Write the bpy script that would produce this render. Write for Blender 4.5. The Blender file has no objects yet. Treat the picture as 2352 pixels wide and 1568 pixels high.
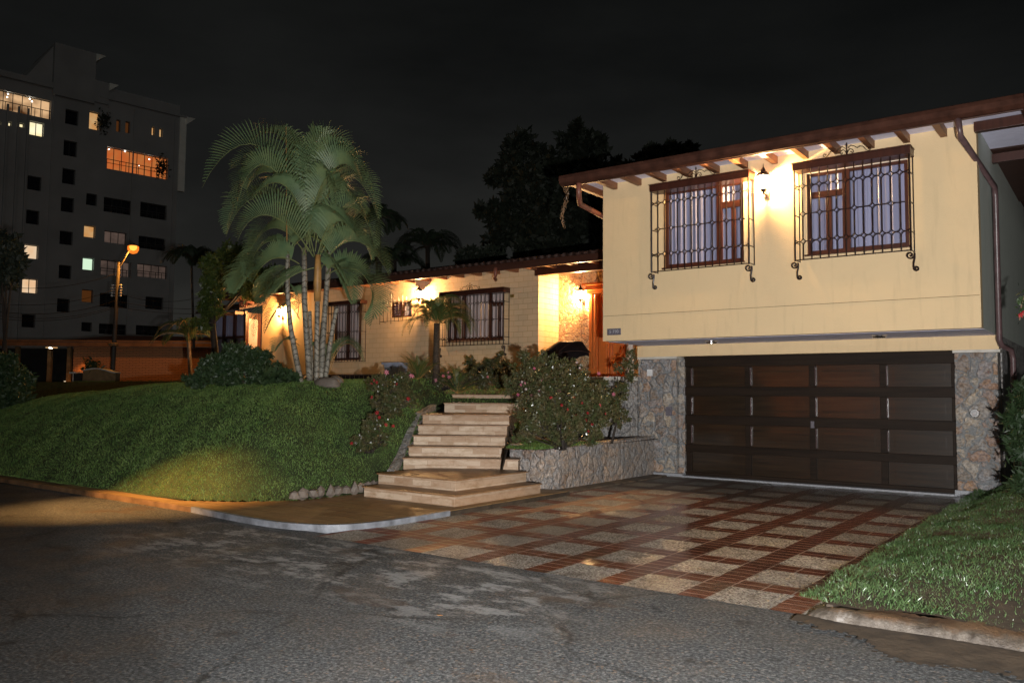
import bpy, bmesh, math, random
import numpy as np
from math import sin, cos, pi, radians, atan2, hypot, sqrt
from mathutils import Vector, Matrix
random.seed(7); rng = np.random.default_rng(7)
scn = bpy.context.scene; COL = scn.collection

# ------------------------------------------------------------------ camera
YAW, PITCH, ROLL, FPX, CAMH = radians(36.52), radians(3.63), radians(.45), 1907., 1.55
fwd = Vector((-sin(YAW)*cos(PITCH), cos(YAW)*cos(PITCH), sin(PITCH)))
rt0 = Vector((cos(YAW), sin(YAW), 0)); up0 = rt0.cross(fwd)
RT = rt0*cos(ROLL)+up0*sin(ROLL); UP = up0*cos(ROLL)-rt0*sin(ROLL)
CAM = Vector((0, 0, CAMH))
def ray(x, y): return fwd+RT*((x-1176)/FPX)+UP*((784-y)/FPX)
def at(x, y, d): return CAM+ray(x, y)*d                      # a point d metres deep seen at (x, y) of the 2352 px photo
def onY(x, y, Y): r = ray(x, y); return CAM+r*(Y/r.y)
def onX(x, y, X): r = ray(x, y); return CAM+r*(X/r.x)
cd = bpy.data.cameras.new('camera'); cam = bpy.data.objects.new('camera', cd); COL.objects.link(cam)
cd.sensor_width = 36; cd.lens = FPX/2352*36; cd.clip_end = 2000; cd.clip_start = .05
M = Matrix((RT, UP, -fwd)).transposed().to_4x4(); M.translation = CAM; cam.matrix_world = M
scn.camera = cam

# ------------------------------------------------------------------ materials
def mat(name): 
    m = bpy.data.materials.new(name); m.use_nodes = True; nt = m.node_tree
    return m, nt, nt.nodes['Principled BSDF'], nt.nodes['Material Output']
def N(nt, t, **k):
    n = nt.nodes.new(t)
    for a, b in k.items():
        if a.startswith('i_'): n.inputs[a[2:].replace('_', ' ')].default_value = b
        else: setattr(n, a, b)
    return n
def coords(nt, scale=(1, 1, 1), rot=(0, 0, 0), loc=(0, 0, 0)):
    g = N(nt, 'ShaderNodeNewGeometry'); mp = N(nt, 'ShaderNodeMapping')
    mp.inputs['Scale'].default_value = scale; mp.inputs['Rotation'].default_value = rot; mp.inputs['Location'].default_value = loc
    nt.links.new(g.outputs['Position'], mp.inputs['Vector']); return mp.outputs[0]
def ramp(nt, fac, stops, interp='LINEAR'):
    r = N(nt, 'ShaderNodeValToRGB'); r.color_ramp.interpolation = interp
    e = r.color_ramp.elements
    while len(e) > len(stops): e.remove(e[-1])
    while len(e) < len(stops): e.new(.5)
    for q, (p, c) in zip(e, stops): q.position = p; q.color = (*c, 1) if len(c) == 3 else c
    nt.links.new(fac, r.inputs[0]); return r.outputs[0]
def noise(nt, vec, scale, detail=4, rough=.55, out=0, dist=0):
    n = N(nt, 'ShaderNodeTexNoise'); n.inputs['Scale'].default_value = scale; n.inputs['Detail'].default_value = detail
    n.inputs['Roughness'].default_value = rough; n.inputs['Distortion'].default_value = dist
    nt.links.new(vec, n.inputs['Vector']); return n.outputs[out]
def mix(nt, fac, a, b, blend='MIX'):
    m = N(nt, 'ShaderNodeMix', data_type='RGBA', blend_type=blend)
    for s, v in ((0, fac), (6, a), (7, b)):
        if isinstance(v, (int, float)): m.inputs[s].default_value = v
        elif isinstance(v, tuple): m.inputs[s].default_value = (*v, 1) if len(v) == 3 else v
        else: nt.links.new(v, m.inputs[s])
    return m.outputs[2]
def mth(nt, op, a, b=0., clamp=False):
    m = N(nt, 'ShaderNodeMath', operation=op); m.use_clamp = clamp
    for s, v in ((0, a), (1, b)):
        if isinstance(v, (int, float)): m.inputs[s].default_value = v
        else: nt.links.new(v, m.inputs[s])
    return m.outputs[0]
def bump(nt, h, strength, dist, bs, prev=None):
    b = N(nt, 'ShaderNodeBump'); b.inputs['Strength'].default_value = strength; b.inputs['Distance'].default_value = dist
    nt.links.new(h, b.inputs['Height'])
    if prev is not None: nt.links.new(prev, b.inputs['Normal'])
    if bs is not None: nt.links.new(b.outputs[0], bs.inputs['Normal'])
    return b.outputs[0]
MT = {}
def simple(name, c, rough=.6, var=.15, scale=8, bmp=.0, bscale=40, spec=.5, metal=0, trans=0):
    m, nt, bs, o = mat(name); v = coords(nt)
    n = noise(nt, v, scale); lo = tuple(x*(1-var) for x in c); hi = tuple(min(1, x*(1+var)) for x in c)
    nt.links.new(ramp(nt, n, [(.3, lo), (.7, hi)]), bs.inputs['Base Color'])
    bs.inputs['Roughness'].default_value = rough; bs.inputs['Specular IOR Level'].default_value = spec; bs.inputs['Metallic'].default_value = metal
    if bmp: bump(nt, noise(nt, v, bscale), bmp, .01, bs)
    MT[name] = m; return m
def emis(name, c, s, c2=None, scale=3., see=0.):
    m, nt, bs, o = mat(name); nt.nodes.remove(bs)
    e = N(nt, 'ShaderNodeEmission'); e.inputs['Strength'].default_value = s
    if c2:
        nt.links.new(ramp(nt, noise(nt, coords(nt), scale, 2), [(.35, c), (.65, c2)]), e.inputs[0])
    else: e.inputs[0].default_value = (*c, 1)
    if see:
        t = N(nt, 'ShaderNodeBsdfTransparent'); mx = N(nt, 'ShaderNodeMixShader'); mx.inputs[0].default_value = 1-see
        nt.links.new(t.outputs[0], mx.inputs[1]); nt.links.new(e.outputs[0], mx.inputs[2]); nt.links.new(mx.outputs[0], o.inputs[0])
    else: nt.links.new(e.outputs[0], o.inputs[0])
    MT[name] = m; return m
# painted plaster
def plaster(name, c):
    m, nt, bs, o = mat(name); v = coords(nt)
    a = noise(nt, v, 1.1, 5); b = noise(nt, coords(nt, (3, 3, .35)), 3, 5)
    col = mix(nt, mth(nt, 'MULTIPLY', a, .35), c, tuple(x*.86 for x in c))
    st = ramp(nt, b, [(.55, (0, 0, 0)), (.8, (1, 1, 1))]); col = mix(nt, mth(nt, 'MULTIPLY', st, .34), col, tuple(x*.6 for x in c)); col = mix(nt, mth(nt, 'MULTIPLY', ramp(nt, noise(nt, v, 2.6, 8, .7), [(.5, (0, 0, 0)), (.75, (1, 1, 1))]), .2), col, tuple(x*.72 for x in c))
    nt.links.new(col, bs.inputs['Base Color']); bs.inputs['Roughness'].default_value = .75
    h = mth(nt, 'ADD', mth(nt, 'MULTIPLY', noise(nt, v, 5, 3), .6), mth(nt, 'MULTIPLY', noise(nt, v, 60, 4), .4)); bump(nt, h, .55, .016, bs); MT[name] = m
plaster('plaster', (.76, .57, .325)); plaster('soffit', (.84, .83, 1.0)); plaster('white_paint', (.75, .72, .66)); plaster('concrete_wall', (.66, .70, .62))
plaster('plaster_orange', (.76, .55, .29))
def blocks(name, c, bw, bh, axes, joint=.011, cj=None, off=(0, 0, 0), bs_=.8, rough=.7, c2=None, bmp=.9, stain=None):
    # painted block wall; axes = which world axes run along the courses
    m, nt, bs, o = mat(name); g = N(nt, 'ShaderNodeNewGeometry'); s = N(nt, 'ShaderNodeSeparateXYZ'); nt.links.new(g.outputs['Position'], s.inputs[0])
    cb = N(nt, 'ShaderNodeCombineXYZ'); nt.links.new(s.outputs[axes[0]], cb.inputs[0]); nt.links.new(s.outputs[axes[1]], cb.inputs[1])
    wob = noise(nt, g.outputs['Position'], 6, 2, out=1); vm = N(nt, 'ShaderNodeVectorMath', operation='MULTIPLY_ADD'); vm.inputs[1].default_value = (.015,)*3
    nt.links.new(wob, vm.inputs[0]); nt.links.new(cb.outputs[0], vm.inputs[2])
    br = N(nt, 'ShaderNodeTexBrick'); br.inputs['Scale'].default_value = 1; br.inputs['Brick Width'].default_value = bw; br.inputs['Row Height'].default_value = bh
    br.inputs['Mortar Size'].default_value = joint; br.inputs['Mortar Smooth'].default_value = .3
    c2 = c2 or tuple(x*.88 for x in c)
    br.inputs['Color1'].default_value = (*c, 1); br.inputs['Color2'].default_value = (*c2, 1); br.inputs['Mortar'].default_value = (*(cj or tuple(x*.6 for x in c)), 1)
    nt.links.new(vm.outputs[0], br.inputs['Vector'])
    col = mix(nt, mth(nt, 'MULTIPLY', noise(nt, g.outputs['Position'], 2.5, 5), .45), br.outputs[0], tuple(x*.75 for x in c))
    if stain: col = mix(nt, mth(nt, 'MULTIPLY', ramp(nt, noise(nt, coords(nt, (1, 1, 2.5)), 5, 6, .7), [(.45, (0, 0, 0)), (.72, (1, 1, 1))]), .8), col, stain)
    nt.links.new(col, bs.inputs['Base Color']); bs.inputs['Roughness'].default_value = rough
    h = mth(nt, 'ADD', mth(nt, 'MULTIPLY', br.outputs['Fac'], -1), mth(nt, 'MULTIPLY', noise(nt, g.outputs['Position'], 30, 4), .35)); bump(nt, h, bmp, .012, bs); MT[name] = m
blocks('brick_front', (.80, .59, .36), .30, .145, (0, 2), joint=.007, cj=(.58, .40, .20), bmp=.55); blocks('brick_return', (.78, .57, .31), .30, .145, (1, 2), joint=.008, cj=(.50, .33, .15), bmp=.7)
blocks('orange_brick', (.62, .28, .12), .28, .09, (0, 2), joint=.008, cj=(.12, .05, .03))
blocks('step_face', (.66, .52, .38), .36, .083, (0, 2), joint=.003, cj=(.34, .20, .11), c2=(.40, .25, .15), bmp=.3, stain=(.30, .17, .08))

blocks('plinth_tile', (.02, .018, .03), .20, .30, (0, 2), joint=.008, cj=(.35, .30, .28), rough=.25, bmp=.2)
def stone(name, scale=5.5, cols=None, mortar=(.24, .25, .26), mw=.06, grey=0., wet=.5, mix_=.55, dark=False):
    m, nt, bs, o = mat(name); v = coords(nt)
    vm = N(nt, 'ShaderNodeVectorMath', operation='MULTIPLY_ADD'); vm.inputs[1].default_value = (.30,)*3
    nt.links.new(noise(nt, v, 4.5, 4, .6, out=1), vm.inputs[0]); nt.links.new(v, vm.inputs[2])
    vo = N(nt, 'ShaderNodeTexVoronoi', feature='F1'); vo.inputs['Scale'].default_value = scale; nt.links.new(vm.outputs[0], vo.inputs['Vector'])
    ve = N(nt, 'ShaderNodeTexVoronoi', feature='DISTANCE_TO_EDGE'); ve.inputs['Scale'].default_value = scale; nt.links.new(vm.outputs[0], ve.inputs['Vector'])
    sp = N(nt, 'ShaderNodeSeparateColor'); nt.links.new(vo.outputs['Color'], sp.inputs[0])
    c = ramp(nt, sp.outputs[0], cols)
    n1 = ramp(nt, noise(nt, v, 9, 6, .7), [(.33, (.12, .08, .06)), (.45, (.34, .27, .20)), (.55, (.30, .31, .32)), (.68, (.52, .42, .30))])
    c = mix(nt, mix_, c, n1); c = mix(nt, .6, c, ramp(nt, noise(nt, v, 24, 5, .75), [(.38, (.22,)*3), (.62, (.92,)*3)]), 'OVERLAY')
    wid = mth(nt, 'SUBTRACT', ve.outputs[0], mth(nt, 'MULTIPLY', noise(nt, v, 7, 3), mw*1.2))
    e = ramp(nt, mth(nt, 'ADD', wid, .3), [(.3-.3*mw, (1, 1, 1)), (.3+.3*mw, (0, 0, 0))]); c = mix(nt, mth(nt, 'MULTIPLY', e, .8), c, mortar)
    nt.links.new(c, bs.inputs['Base Color']); bs.inputs['Roughness'].default_value = wet
    h = ramp(nt, ve.outputs[0], [(0, (0, 0, 0)), (.14, (1, 1, 1))]); h = mth(nt, 'ADD', mth(nt, 'MULTIPLY', h, .45), mth(nt, 'MULTIPLY', noise(nt, v, 9, 7, .65), 1.6)); bump(nt, h, .9, .05, bs); MT[name] = m
stone('stone_grey', 4.6, [(.0, (.14, .075, .04)), (.15, (.27, .25, .23)), (.35, (.38, .18, .07)), (.5, (.19, .20, .23)), (.7, (.48, .39, .28)), (.85, (.14, .14, .14)), (1, (.32, .13, .05))], mortar=(.23, .25, .26), mw=.10, mix_=.5)
stone('stone_wall', 4.6, [(.0, (.34, .25, .19)), (.3, (.42, .33, .27)), (.6, (.30, .29, .29)), (.8, (.48, .36, .27)), (1, (.24, .15, .10))], mortar=(.28, .27, .26), mw=.07, mix_=.45)
stone('stone_ret', 3.8, [(.0, (.28, .26, .24)), (.5, (.34, .34, .33)), (1, (.24, .24, .25))], mortar=(.12, .12, .12), mw=.04, mix_=.35)
stone('stone_orange', 4.0, [(.0, (.50, .27, .12)), (.3, (.66, .40, .18)), (.6, (.55, .36, .20)), (.8, (.72, .50, .26)), (1, (.38, .24, .14))], mortar=(.10, .05, .03), mw=.025, mix_=.2)
simple('terrazzo', (.30, .31, .33), .5, .35, 60)
# asphalt: wet, grainy, worn pale patches and rusty mud film
def asphalt():
    m, nt, bs, o = mat('asphalt'); v = coords(nt)
    gr = noise(nt, v, 38, 6, .8); vo = N(nt, 'ShaderNodeTexVoronoi'); vo.inputs['Scale'].default_value = 48; vo.inputs['Randomness'].default_value = 1; nt.links.new(v, vo.inputs['Vector'])
    sp = N(nt, 'ShaderNodeSeparateColor'); nt.links.new(vo.outputs['Color'], sp.inputs[0])
    c = ramp(nt, gr, [(.36, (.011, .0118, .0125)), (.5, (.066, .070, .072)), (.62, (.20, .208, .208))])
    st = mth(nt, 'MULTIPLY', ramp(nt, sp.outputs[1], [(.70, (0, 0, 0)), (.95, (1, 1, 1))]), ramp(nt, vo.outputs['Distance'], [(.0, (1, 1, 1)), (.42, (1, 1, 1)), (.55, (0, 0, 0))]))
    c = mix(nt, mth(nt, 'MULTIPLY', st, .8), c, ramp(nt, sp.outputs[2], [(0, (.20, .19, .17)), (.5, (.28, .27, .26)), (1, (.22, .15, .10))]))
    g = N(nt, 'ShaderNodeNewGeometry'); s = N(nt, 'ShaderNodeSeparateXYZ'); nt.links.new(g.outputs['Position'], s.inputs[0])
    # pale worn skin beside the driveway edge, broken into flakes
    w = mth(nt, 'MULTIPLY', noise(nt, coords(nt, (.8, 1.5, 1)), 2.6, 10, .78), 1.)
    by = ramp(nt, mth(nt, 'MULTIPLY', s.outputs[1], .1), [(.40, (0, 0, 0)), (.48, (1, 1, 1)), (.585, (1, 1, 1)), (.62, (0, 0, 0))])
    bx = ramp(nt, mth(nt, 'ADD', mth(nt, 'MULTIPLY', s.outputs[0], .1), 1.), [(.05, (0, 0, 0)), (.2, (1, 1, 1)), (.62, (1, 1, 1)), (.72, (0, 0, 0))])
    band = mth(nt, 'MULTIPLY', mth(nt, 'MULTIPLY', by, bx), ramp(nt, w, [(.50, (0, 0, 0)), (.57, (1, 1, 1))]))
    c = mix(nt, mth(nt, 'MULTIPLY', band, .75), c, (.40, .40, .39))
    # lighter older lane against a darker patch with a ragged seam
    seam = mth(nt, 'ADD', mth(nt, 'ADD', mth(nt, 'MULTIPLY', s.outputs[0], .35), s.outputs[1]), mth(nt, 'MULTIPLY', noise(nt, v, 1.2, 6, .6), .9))
    c = mix(nt, mth(nt, 'MULTIPLY', ramp(nt, mth(nt, 'MULTIPLY', seam, .2), [(.30, (1, 1, 1)), (.36, (0, 0, 0))]), .42), c, (.016, .016, .014))
    cr = N(nt, 'ShaderNodeTexVoronoi', feature='DISTANCE_TO_EDGE'); cr.inputs['Scale'].default_value = .55
    vm = N(nt, 'ShaderNodeVectorMath', operation='MULTIPLY_ADD'); vm.inputs[1].default_value = (.5,)*3; nt.links.new(noise(nt, v, 2.2, 5, .65, out=1), vm.inputs[0]); nt.links.new(v, vm.inputs[2]); nt.links.new(vm.outputs[0], cr.inputs['Vector'])
    crk = mth(nt, 'MULTIPLY', ramp(nt, cr.outputs[0], [(0, (1, 1, 1)), (.02, (0, 0, 0))]), ramp(nt, noise(nt, v, .7, 3), [(.42, (0, 0, 0)), (.56, (1, 1, 1))])); c = mix(nt, mth(nt, 'MULTIPLY', crk, .8), c, (.008, .008, .007))
    mud = ramp(nt, noise(nt, coords(nt, (.8, 1.5, 1), loc=(3.1, 1.7, 0)), .8, 8, .65), [(.59, (0, 0, 0)), (.64, (1, 1, 1))]); oil = ramp(nt, noise(nt, v, 3.1, 3, .5), [(.66, (0, 0, 0)), (.72, (1, 1, 1))]); c = mix(nt, mth(nt, 'MULTIPLY', oil, .55), c, (.012, .012, .012)); c = mix(nt, mth(nt, 'MULTIPLY', mud, .45), c, (.10, .06, .035))
    nt.links.new(c, bs.inputs['Base Color'])
    nt.links.new(ramp(nt, noise(nt, v, 1.5, 5), [(.35, (.45,)*3), (.6, (.8,)*3)]), bs.inputs['Roughness']); bs.inputs['Specular IOR Level'].default_value = .3
    bump(nt, mth(nt, 'ADD', gr, mth(nt, 'MULTIPLY', st, .5)), 1., .014, bs); MT['asphalt'] = m
asphalt()
# driveway: washed pebble squares in a grid of red clay tiles, wet
def drive():
    m, nt, bs, o = mat('driveway'); v = coords(nt)
    g = N(nt, 'ShaderNodeNewGeometry'); s = N(nt, 'ShaderNodeSeparateXYZ'); nt.links.new(g.outputs['Position'], s.inputs[0])
    def frac(ax, off, pitch): return mth(nt, 'FLOORED_MODULO', mth(nt, 'DIVIDE', mth(nt, 'SUBTRACT', s.outputs[ax], off), pitch), 1.)
    wn0 = N(nt, 'ShaderNodeSeparateColor'); nt.links.new(noise(nt, v, 2.2, 4, .6, out=1), wn0.inputs[0])
    class _S: outputs = [mth(nt, 'ADD', s.outputs[0], mth(nt, 'MULTIPLY', mth(nt, 'SUBTRACT', wn0.outputs[0], .5), .07)), mth(nt, 'ADD', s.outputs[1], mth(nt, 'MULTIPLY', mth(nt, 'SUBTRACT', wn0.outputs[1], .5), .09))]
    s0 = s; s = _S; fx = frac(0, -7.04, .733); fy = frac(1, 6.05, .84); s = s0
    inx = mth(nt, 'LESS_THAN', fx, .68); iny = mth(nt, 'LESS_THAN', fy, .66); peb = mth(nt, 'MULTIPLY', inx, iny)
    vo = N(nt, 'ShaderNodeTexVoronoi'); vo.inputs['Scale'].default_value = 70; nt.links.new(v, vo.inputs['Vector'])
    sp = N(nt, 'ShaderNodeSeparateColor'); nt.links.new(vo.outputs['Color'], sp.inputs[0])
    pc = ramp(nt, sp.outputs[0], [(0, (.12, .11, .10)), (.5, (.38, .36, .32)), (1, (.72, .70, .65))])
    # panel-to-panel tone
    wn = N(nt, 'ShaderNodeTexWhiteNoise', noise_dimensions='2D'); cb = N(nt, 'ShaderNodeCombineXYZ')
    nt.links.new(mth(nt, 'FLOOR', mth(nt, 'DIVIDE', mth(nt, 'SUBTRACT', s.outputs[0], -7.04), .733)), cb.inputs[0]); nt.links.new(mth(nt, 'FLOOR', mth(nt, 'DIVIDE', mth(nt, 'SUBTRACT', s.outputs[1], 6.05), .84)), cb.inputs[1]); nt.links.new(cb.outputs[0], wn.inputs[0])
    pc = mix(nt, mth(nt, 'MULTIPLY', wn.outputs[0], .5), pc, (.12, .09, .06))
    # tiles with joints
    br = N(nt, 'ShaderNodeTexBrick'); br.offset = 0; br.inputs['Scale'].default_value = 1; br.inputs['Brick Width'].default_value = .2443; br.inputs['Row Height'].default_value = .14; br.inputs['Mortar Size'].default_value = .008
    br.inputs['Color1'].default_value = (.34, .065, .022, 1); br.inputs['Color2'].default_value = (.20, .042, .016, 1); br.inputs['Mortar'].default_value = (.60, .50, .40, 1)
    mp = N(nt, 'ShaderNodeMapping'); mp.inputs['Location'].default_value = (7.04, -6.05+.02, 0); nt.links.new(g.outputs['Position'], mp.inputs[0]); nt.links.new(mp.outputs[0], br.inputs[0])
    tc = mix(nt, mth(nt, 'MULTIPLY', noise(nt, v, 5, 6, .7), .7), br.outputs[0], (.06, .022, .012))
    c = mix(nt, peb, tc, pc)
    # slate-grey slabs near the garage, mossy stains
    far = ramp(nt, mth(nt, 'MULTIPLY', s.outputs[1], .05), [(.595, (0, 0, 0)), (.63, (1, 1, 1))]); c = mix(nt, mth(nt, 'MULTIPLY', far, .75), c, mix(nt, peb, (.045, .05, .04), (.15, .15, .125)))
    st = ramp(nt, noise(nt, v, .9, 6, .65), [(.45, (0, 0, 0)), (.7, (1, 1, 1))]); c = mix(nt, mth(nt, 'MULTIPLY', st, .35), c, (.10, .05, .025))
    st2 = ramp(nt, noise(nt, v, 3.2, 8, .75), [(.5, (0, 0, 0)), (.62, (1, 1, 1))]); c = mix(nt, mth(nt, 'MULTIPLY', st2, .5), c, (.05, .035, .025))
    nt.links.new(c, bs.inputs['Base Color'])
    r = mix(nt, peb, ramp(nt, noise(nt, v, 2.2, 5), [(.3, (.10,)*3), (.7, (.24,)*3)]), (.26,)*3); bs.inputs['Specular IOR Level'].default_value = .85; dry = ramp(nt, mth(nt, 'ADD', mth(nt, 'MULTIPLY', s.outputs[0], .1), 1.), [(.40, (1, 1, 1)), (.50, (0, 0, 0))]); r = mix(nt, dry, r, (.62,)*3); nt.links.new(r, bs.inputs['Roughness'])
    h1 = mth(nt, 'MULTIPLY', vo.outputs['Distance'], mth(nt, 'MULTIPLY', peb, -1.2)); h2 = mth(nt, 'MULTIPLY', br.outputs['Fac'], mth(nt, 'SUBTRACT', peb, 1)); h3 = mth(nt, 'MULTIPLY', noise(nt, v, 11, 6), .6)
    bump(nt, mth(nt, 'ADD', mth(nt, 'ADD', h1, h2), h3), .5, .01, bs); MT['driveway'] = m
drive()
def walk():
    m, nt, bs, o = mat('sidewalk'); v = coords(nt)
    br = N(nt, 'ShaderNodeTexBrick'); br.inputs['Scale'].default_value = 1; br.inputs['Brick Width'].default_value = .5; br.inputs['Row Height'].default_value = .3; br.inputs['Mortar Size'].default_value = .006
    br.inputs['Color1'].default_value = (.50, .33, .15, 1); br.inputs['Color2'].default_value = (.38, .23, .10, 1); br.inputs['Mortar'].default_value = (.10, .06, .03, 1); nt.links.new(v, br.inputs[0])
    c = mix(nt, mth(nt, 'MULTIPLY', noise(nt, coords(nt, (1, 2.5, 1)), 2.5, 6, .7), .9), br.outputs[0], (.12, .065, .025))
    nt.links.new(c, bs.inputs['Base Color']); nt.links.new(ramp(nt, noise(nt, v, 3), [(.3, (.45,)*3), (.7, (.75,)*3)]), bs.inputs['Roughness'])
    bump(nt, noise(nt, v, 20, 5), .3, .01, bs); MT['sidewalk'] = m
walk()
def tread():
    m, nt, bs, o = mat('tread'); v = coords(nt)
    nt.links.new(ramp(nt, noise(nt, v, 4, 6, .65), [(.3, (.18, .09, .04)), (.7, (.40, .24, .12))]), bs.inputs['Base Color']); bs.inputs['Roughness'].default_value = .45; bump(nt, noise(nt, v, 25, 5), .3, .01, bs); MT['tread'] = m
tread()
def kerbmud():
    m, nt, bs, o = mat('kerb_mud'); v = coords(nt); g = N(nt, 'ShaderNodeNewGeometry'); s = N(nt, 'ShaderNodeSeparateXYZ'); nt.links.new(g.outputs['Position'], s.inputs[0])
    c = ramp(nt, noise(nt, v, 9, 7, .7), [(.35, (.04, .03, .022)), (.6, (.11, .09, .07)), (.74, (.24, .22, .20))])
    top = ramp(nt, mth(nt, 'ADD', mth(nt, 'MULTIPLY', s.outputs[2], 6.), mth(nt, 'MULTIPLY', noise(nt, v, 6, 5, .7), .5)), [(.72, (0, 0, 0)), (.86, (1, 1, 1))]); c = mix(nt, mth(nt, 'MULTIPLY', top, .85), c, (.11, .06, .03))
    nt.links.new(c, bs.inputs['Base Color']); bs.inputs['Roughness'].default_value = .5; bump(nt, noise(nt, v, 22, 6, .7), .9, .02, bs); MT['kerb_mud'] = m
kerbmud()
simple('kerb', (.11, .085, .06), .6, .7, 6, .9, 20); simple('kerb_paint', (.19, .20, .22), .5, .5, 6, .4, 20); simple('soil', (.05, .035, .022), .8, .5, 6, .8, 20); simple('mud', (.17, .10, .05), .5, .5, 4, .6, 15)
simple('lawn_soil', (.035, .055, .016), .8, .4, 5, .8, 30); simple('dark_ground', (.02, .02, .018), .8, .4, 2)
def wood(name, c1, c2, rough=.35, axis=2, coat=0.):
    m, nt, bs, o = mat(name); sc = [9, 9, 9]; sc[axis] = .5; v = coords(nt, tuple(sc))
    nt.links.new(ramp(nt, noise(nt, v, 2, 6, .6, dist=.6), [(.3, c1), (.7, c2)]), bs.inputs['Base Color']); bs.inputs['Roughness'].default_value = rough
    bs.inputs['Coat Weight'].default_value = coat; bs.inputs['Coat Roughness'].default_value = .12
    bump(nt, noise(nt, v, 3, 4), .06, .01, bs); MT[name] = m
wood('garage_dark', (.010, .006, .0035), (.024, .014, .008), .6, 0, 0.); MT['garage_dark'].node_tree.nodes['Principled BSDF'].inputs['Specular IOR Level'].default_value = .16; wood('garage_wood', (.010, .006, .003), (.032, .018, .008), .42, 0, .7); MT['garage_wood'].node_tree.nodes['Principled BSDF'].inputs['Specular IOR Level'].default_value = .25; wood('door_wood', (.52, .145, .03), (.60, .18, .042), .3); wood('frame_wood', (.035, .011, .007), (.065, .020, .012), .35); wood('beam_wood', (.16, .06, .025), (.26, .11, .05), .5, 1)
wood('fascia', (.045, .016, .010), (.08, .032, .020), .45, 0)
simple('cable', (.012, .011, .010), .95, .2, 5, spec=.05); simple('iron', (.018, .008, .007), .38, .3, 20, spec=.5); simple('gutter_dark', (.055, .022, .014), .8, .4, 6, spec=.1); simple('gutter', (.20, .075, .05), .4, .3, 6); simple('pipe', (.10, .06, .06), .35, .25, 8)
def rooftile():
    m, nt, bs, o = mat('roof_tile'); g = N(nt, 'ShaderNodeNewGeometry')
    wv = N(nt, 'ShaderNodeTexWave', wave_type='BANDS', bands_direction='X'); wv.inputs['Scale'].default_value = 1.5; wv.inputs['Distortion'].default_value = .4; nt.links.new(g.outputs['Position'], wv.inputs[0])
    nt.links.new(ramp(nt, noise(nt, g.outputs['Position'], 4, 6), [(.3, (.025, .010, .007)), (.7, (.06, .025, .016))]), bs.inputs['Base Color']); bs.inputs['Roughness'].default_value = .7; bump(nt, wv.outputs[0], .8, .05, bs); MT['roof_tile'] = m
rooftile()
# leaves
def leafm(name, c1, c2, rough=.4, tr=.25, scale=3.):
    m, nt, bs, o = mat(name); v = coords(nt)
    c = ramp(nt, noise(nt, v, scale, 3), [(.3, c1), (.7, c2)]); nt.links.new(c, bs.inputs['Base Color']); bs.inputs['Roughness'].default_value = rough
    t = N(nt, 'ShaderNodeBsdfTranslucent'); nt.links.new(c, t.inputs[0]); mx = N(nt, 'ShaderNodeMixShader'); mx.inputs[0].default_value = tr
    nt.links.new(bs.outputs[0], mx.inputs[1]); nt.links.new(t.outputs[0], mx.inputs[2]); nt.links.new(mx.outputs[0], o.inputs[0]); MT[name] = m
leafm('grass', (.10, .20, .045), (.22, .34, .09), .6, .35, 2.6); leafm('grass_wet', (.06, .13, .04), (.13, .20, .08), .35, .3, 3); leafm('palm_leaf', (.11, .19, .095), (.20, .27, .12), .5, .25)
leafm('palm_dark', (.02, .035, .02), (.035, .05, .025), .5, .2); leafm('azalea_leaf', (.055, .085, .03), (.13, .10, .05), .28, .25, 9); leafm('tree_leaf', (.016, .024, .016), (.04, .05, .03), .6, .1, .5)
leafm('tree_leaf_light', (.05, .085, .02), (.10, .13, .035), .4, .3, 3); leafm('hedge_leaf', (.022, .05, .02), (.045, .07, .025), .5, .2, 3); leafm('shade_leaf', (.015, .035, .012), (.03, .05, .018), .5, .2); leafm('date_leaf', (.06, .11, .03), (.13, .15, .05), .4, .3)
leafm('petal_red', (.32, .02, .025), (.52, .05, .05), .5, .3); leafm('petal_pink', (.50, .12, .20), (.62, .25, .30), .5, .3); leafm('petal_white', (.55, .40, .40), (.6, .5, .5), .5, .3)
simple('bark_dark', (.05, .035, .022), .8, .6, 25, .9, 60); simple('bark', (.16, .11, .07), .8, .4, 10, .8, 30); simple('dry_leaf', (.20, .09, .03), .7, .3, 9); simple('stem_orange', (.38, .20, .06), .5, .3, 6)
def cane():
    m, nt, bs, o = mat('palm_cane'); g = N(nt, 'ShaderNodeNewGeometry'); s = N(nt, 'ShaderNodeSeparateXYZ'); nt.links.new(g.outputs['Position'], s.inputs[0])
    z = mth(nt, 'ADD', mth(nt, 'MULTIPLY', s.outputs[2], 8.5), mth(nt, 'MULTIPLY', noise(nt, coords(nt, (3, 3, 1)), 1.5, 3), 3.5)); f = mth(nt, 'FLOORED_MODULO', z, 1.)
    c = ramp(nt, noise(nt, g.outputs['Position'], 6, 4), [(.3, (.13, .12, .09)), (.7, (.34, .31, .25))]); c = mix(nt, ramp(nt, f, [(0, (1, 1, 1)), (.18, (1, 1, 1)), (.24, (0, 0, 0))]), c, (.07, .06, .045))
    nt.links.new(c, bs.inputs['Base Color']); bs.inputs['Roughness'].default_value = .6; bump(nt, f, .5, .01, bs); MT['palm_cane'] = m
cane(); simple('palm_rib', (.16, .19, .07), .5, .3, 6)
simple('rock', (.17, .14, .115), .7, .35, 4, .8, 12); simple('pot_blue', (.42, .46, .58), .6, .2, 5); simple('brass', (.45, .30, .08), .4, .2, 30, metal=.6); simple('fabric_black', (.010, .008, .010), .55, .3, 10); simple('umb_rim', (.12, .06, .04), .6, .2, 10)
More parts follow.
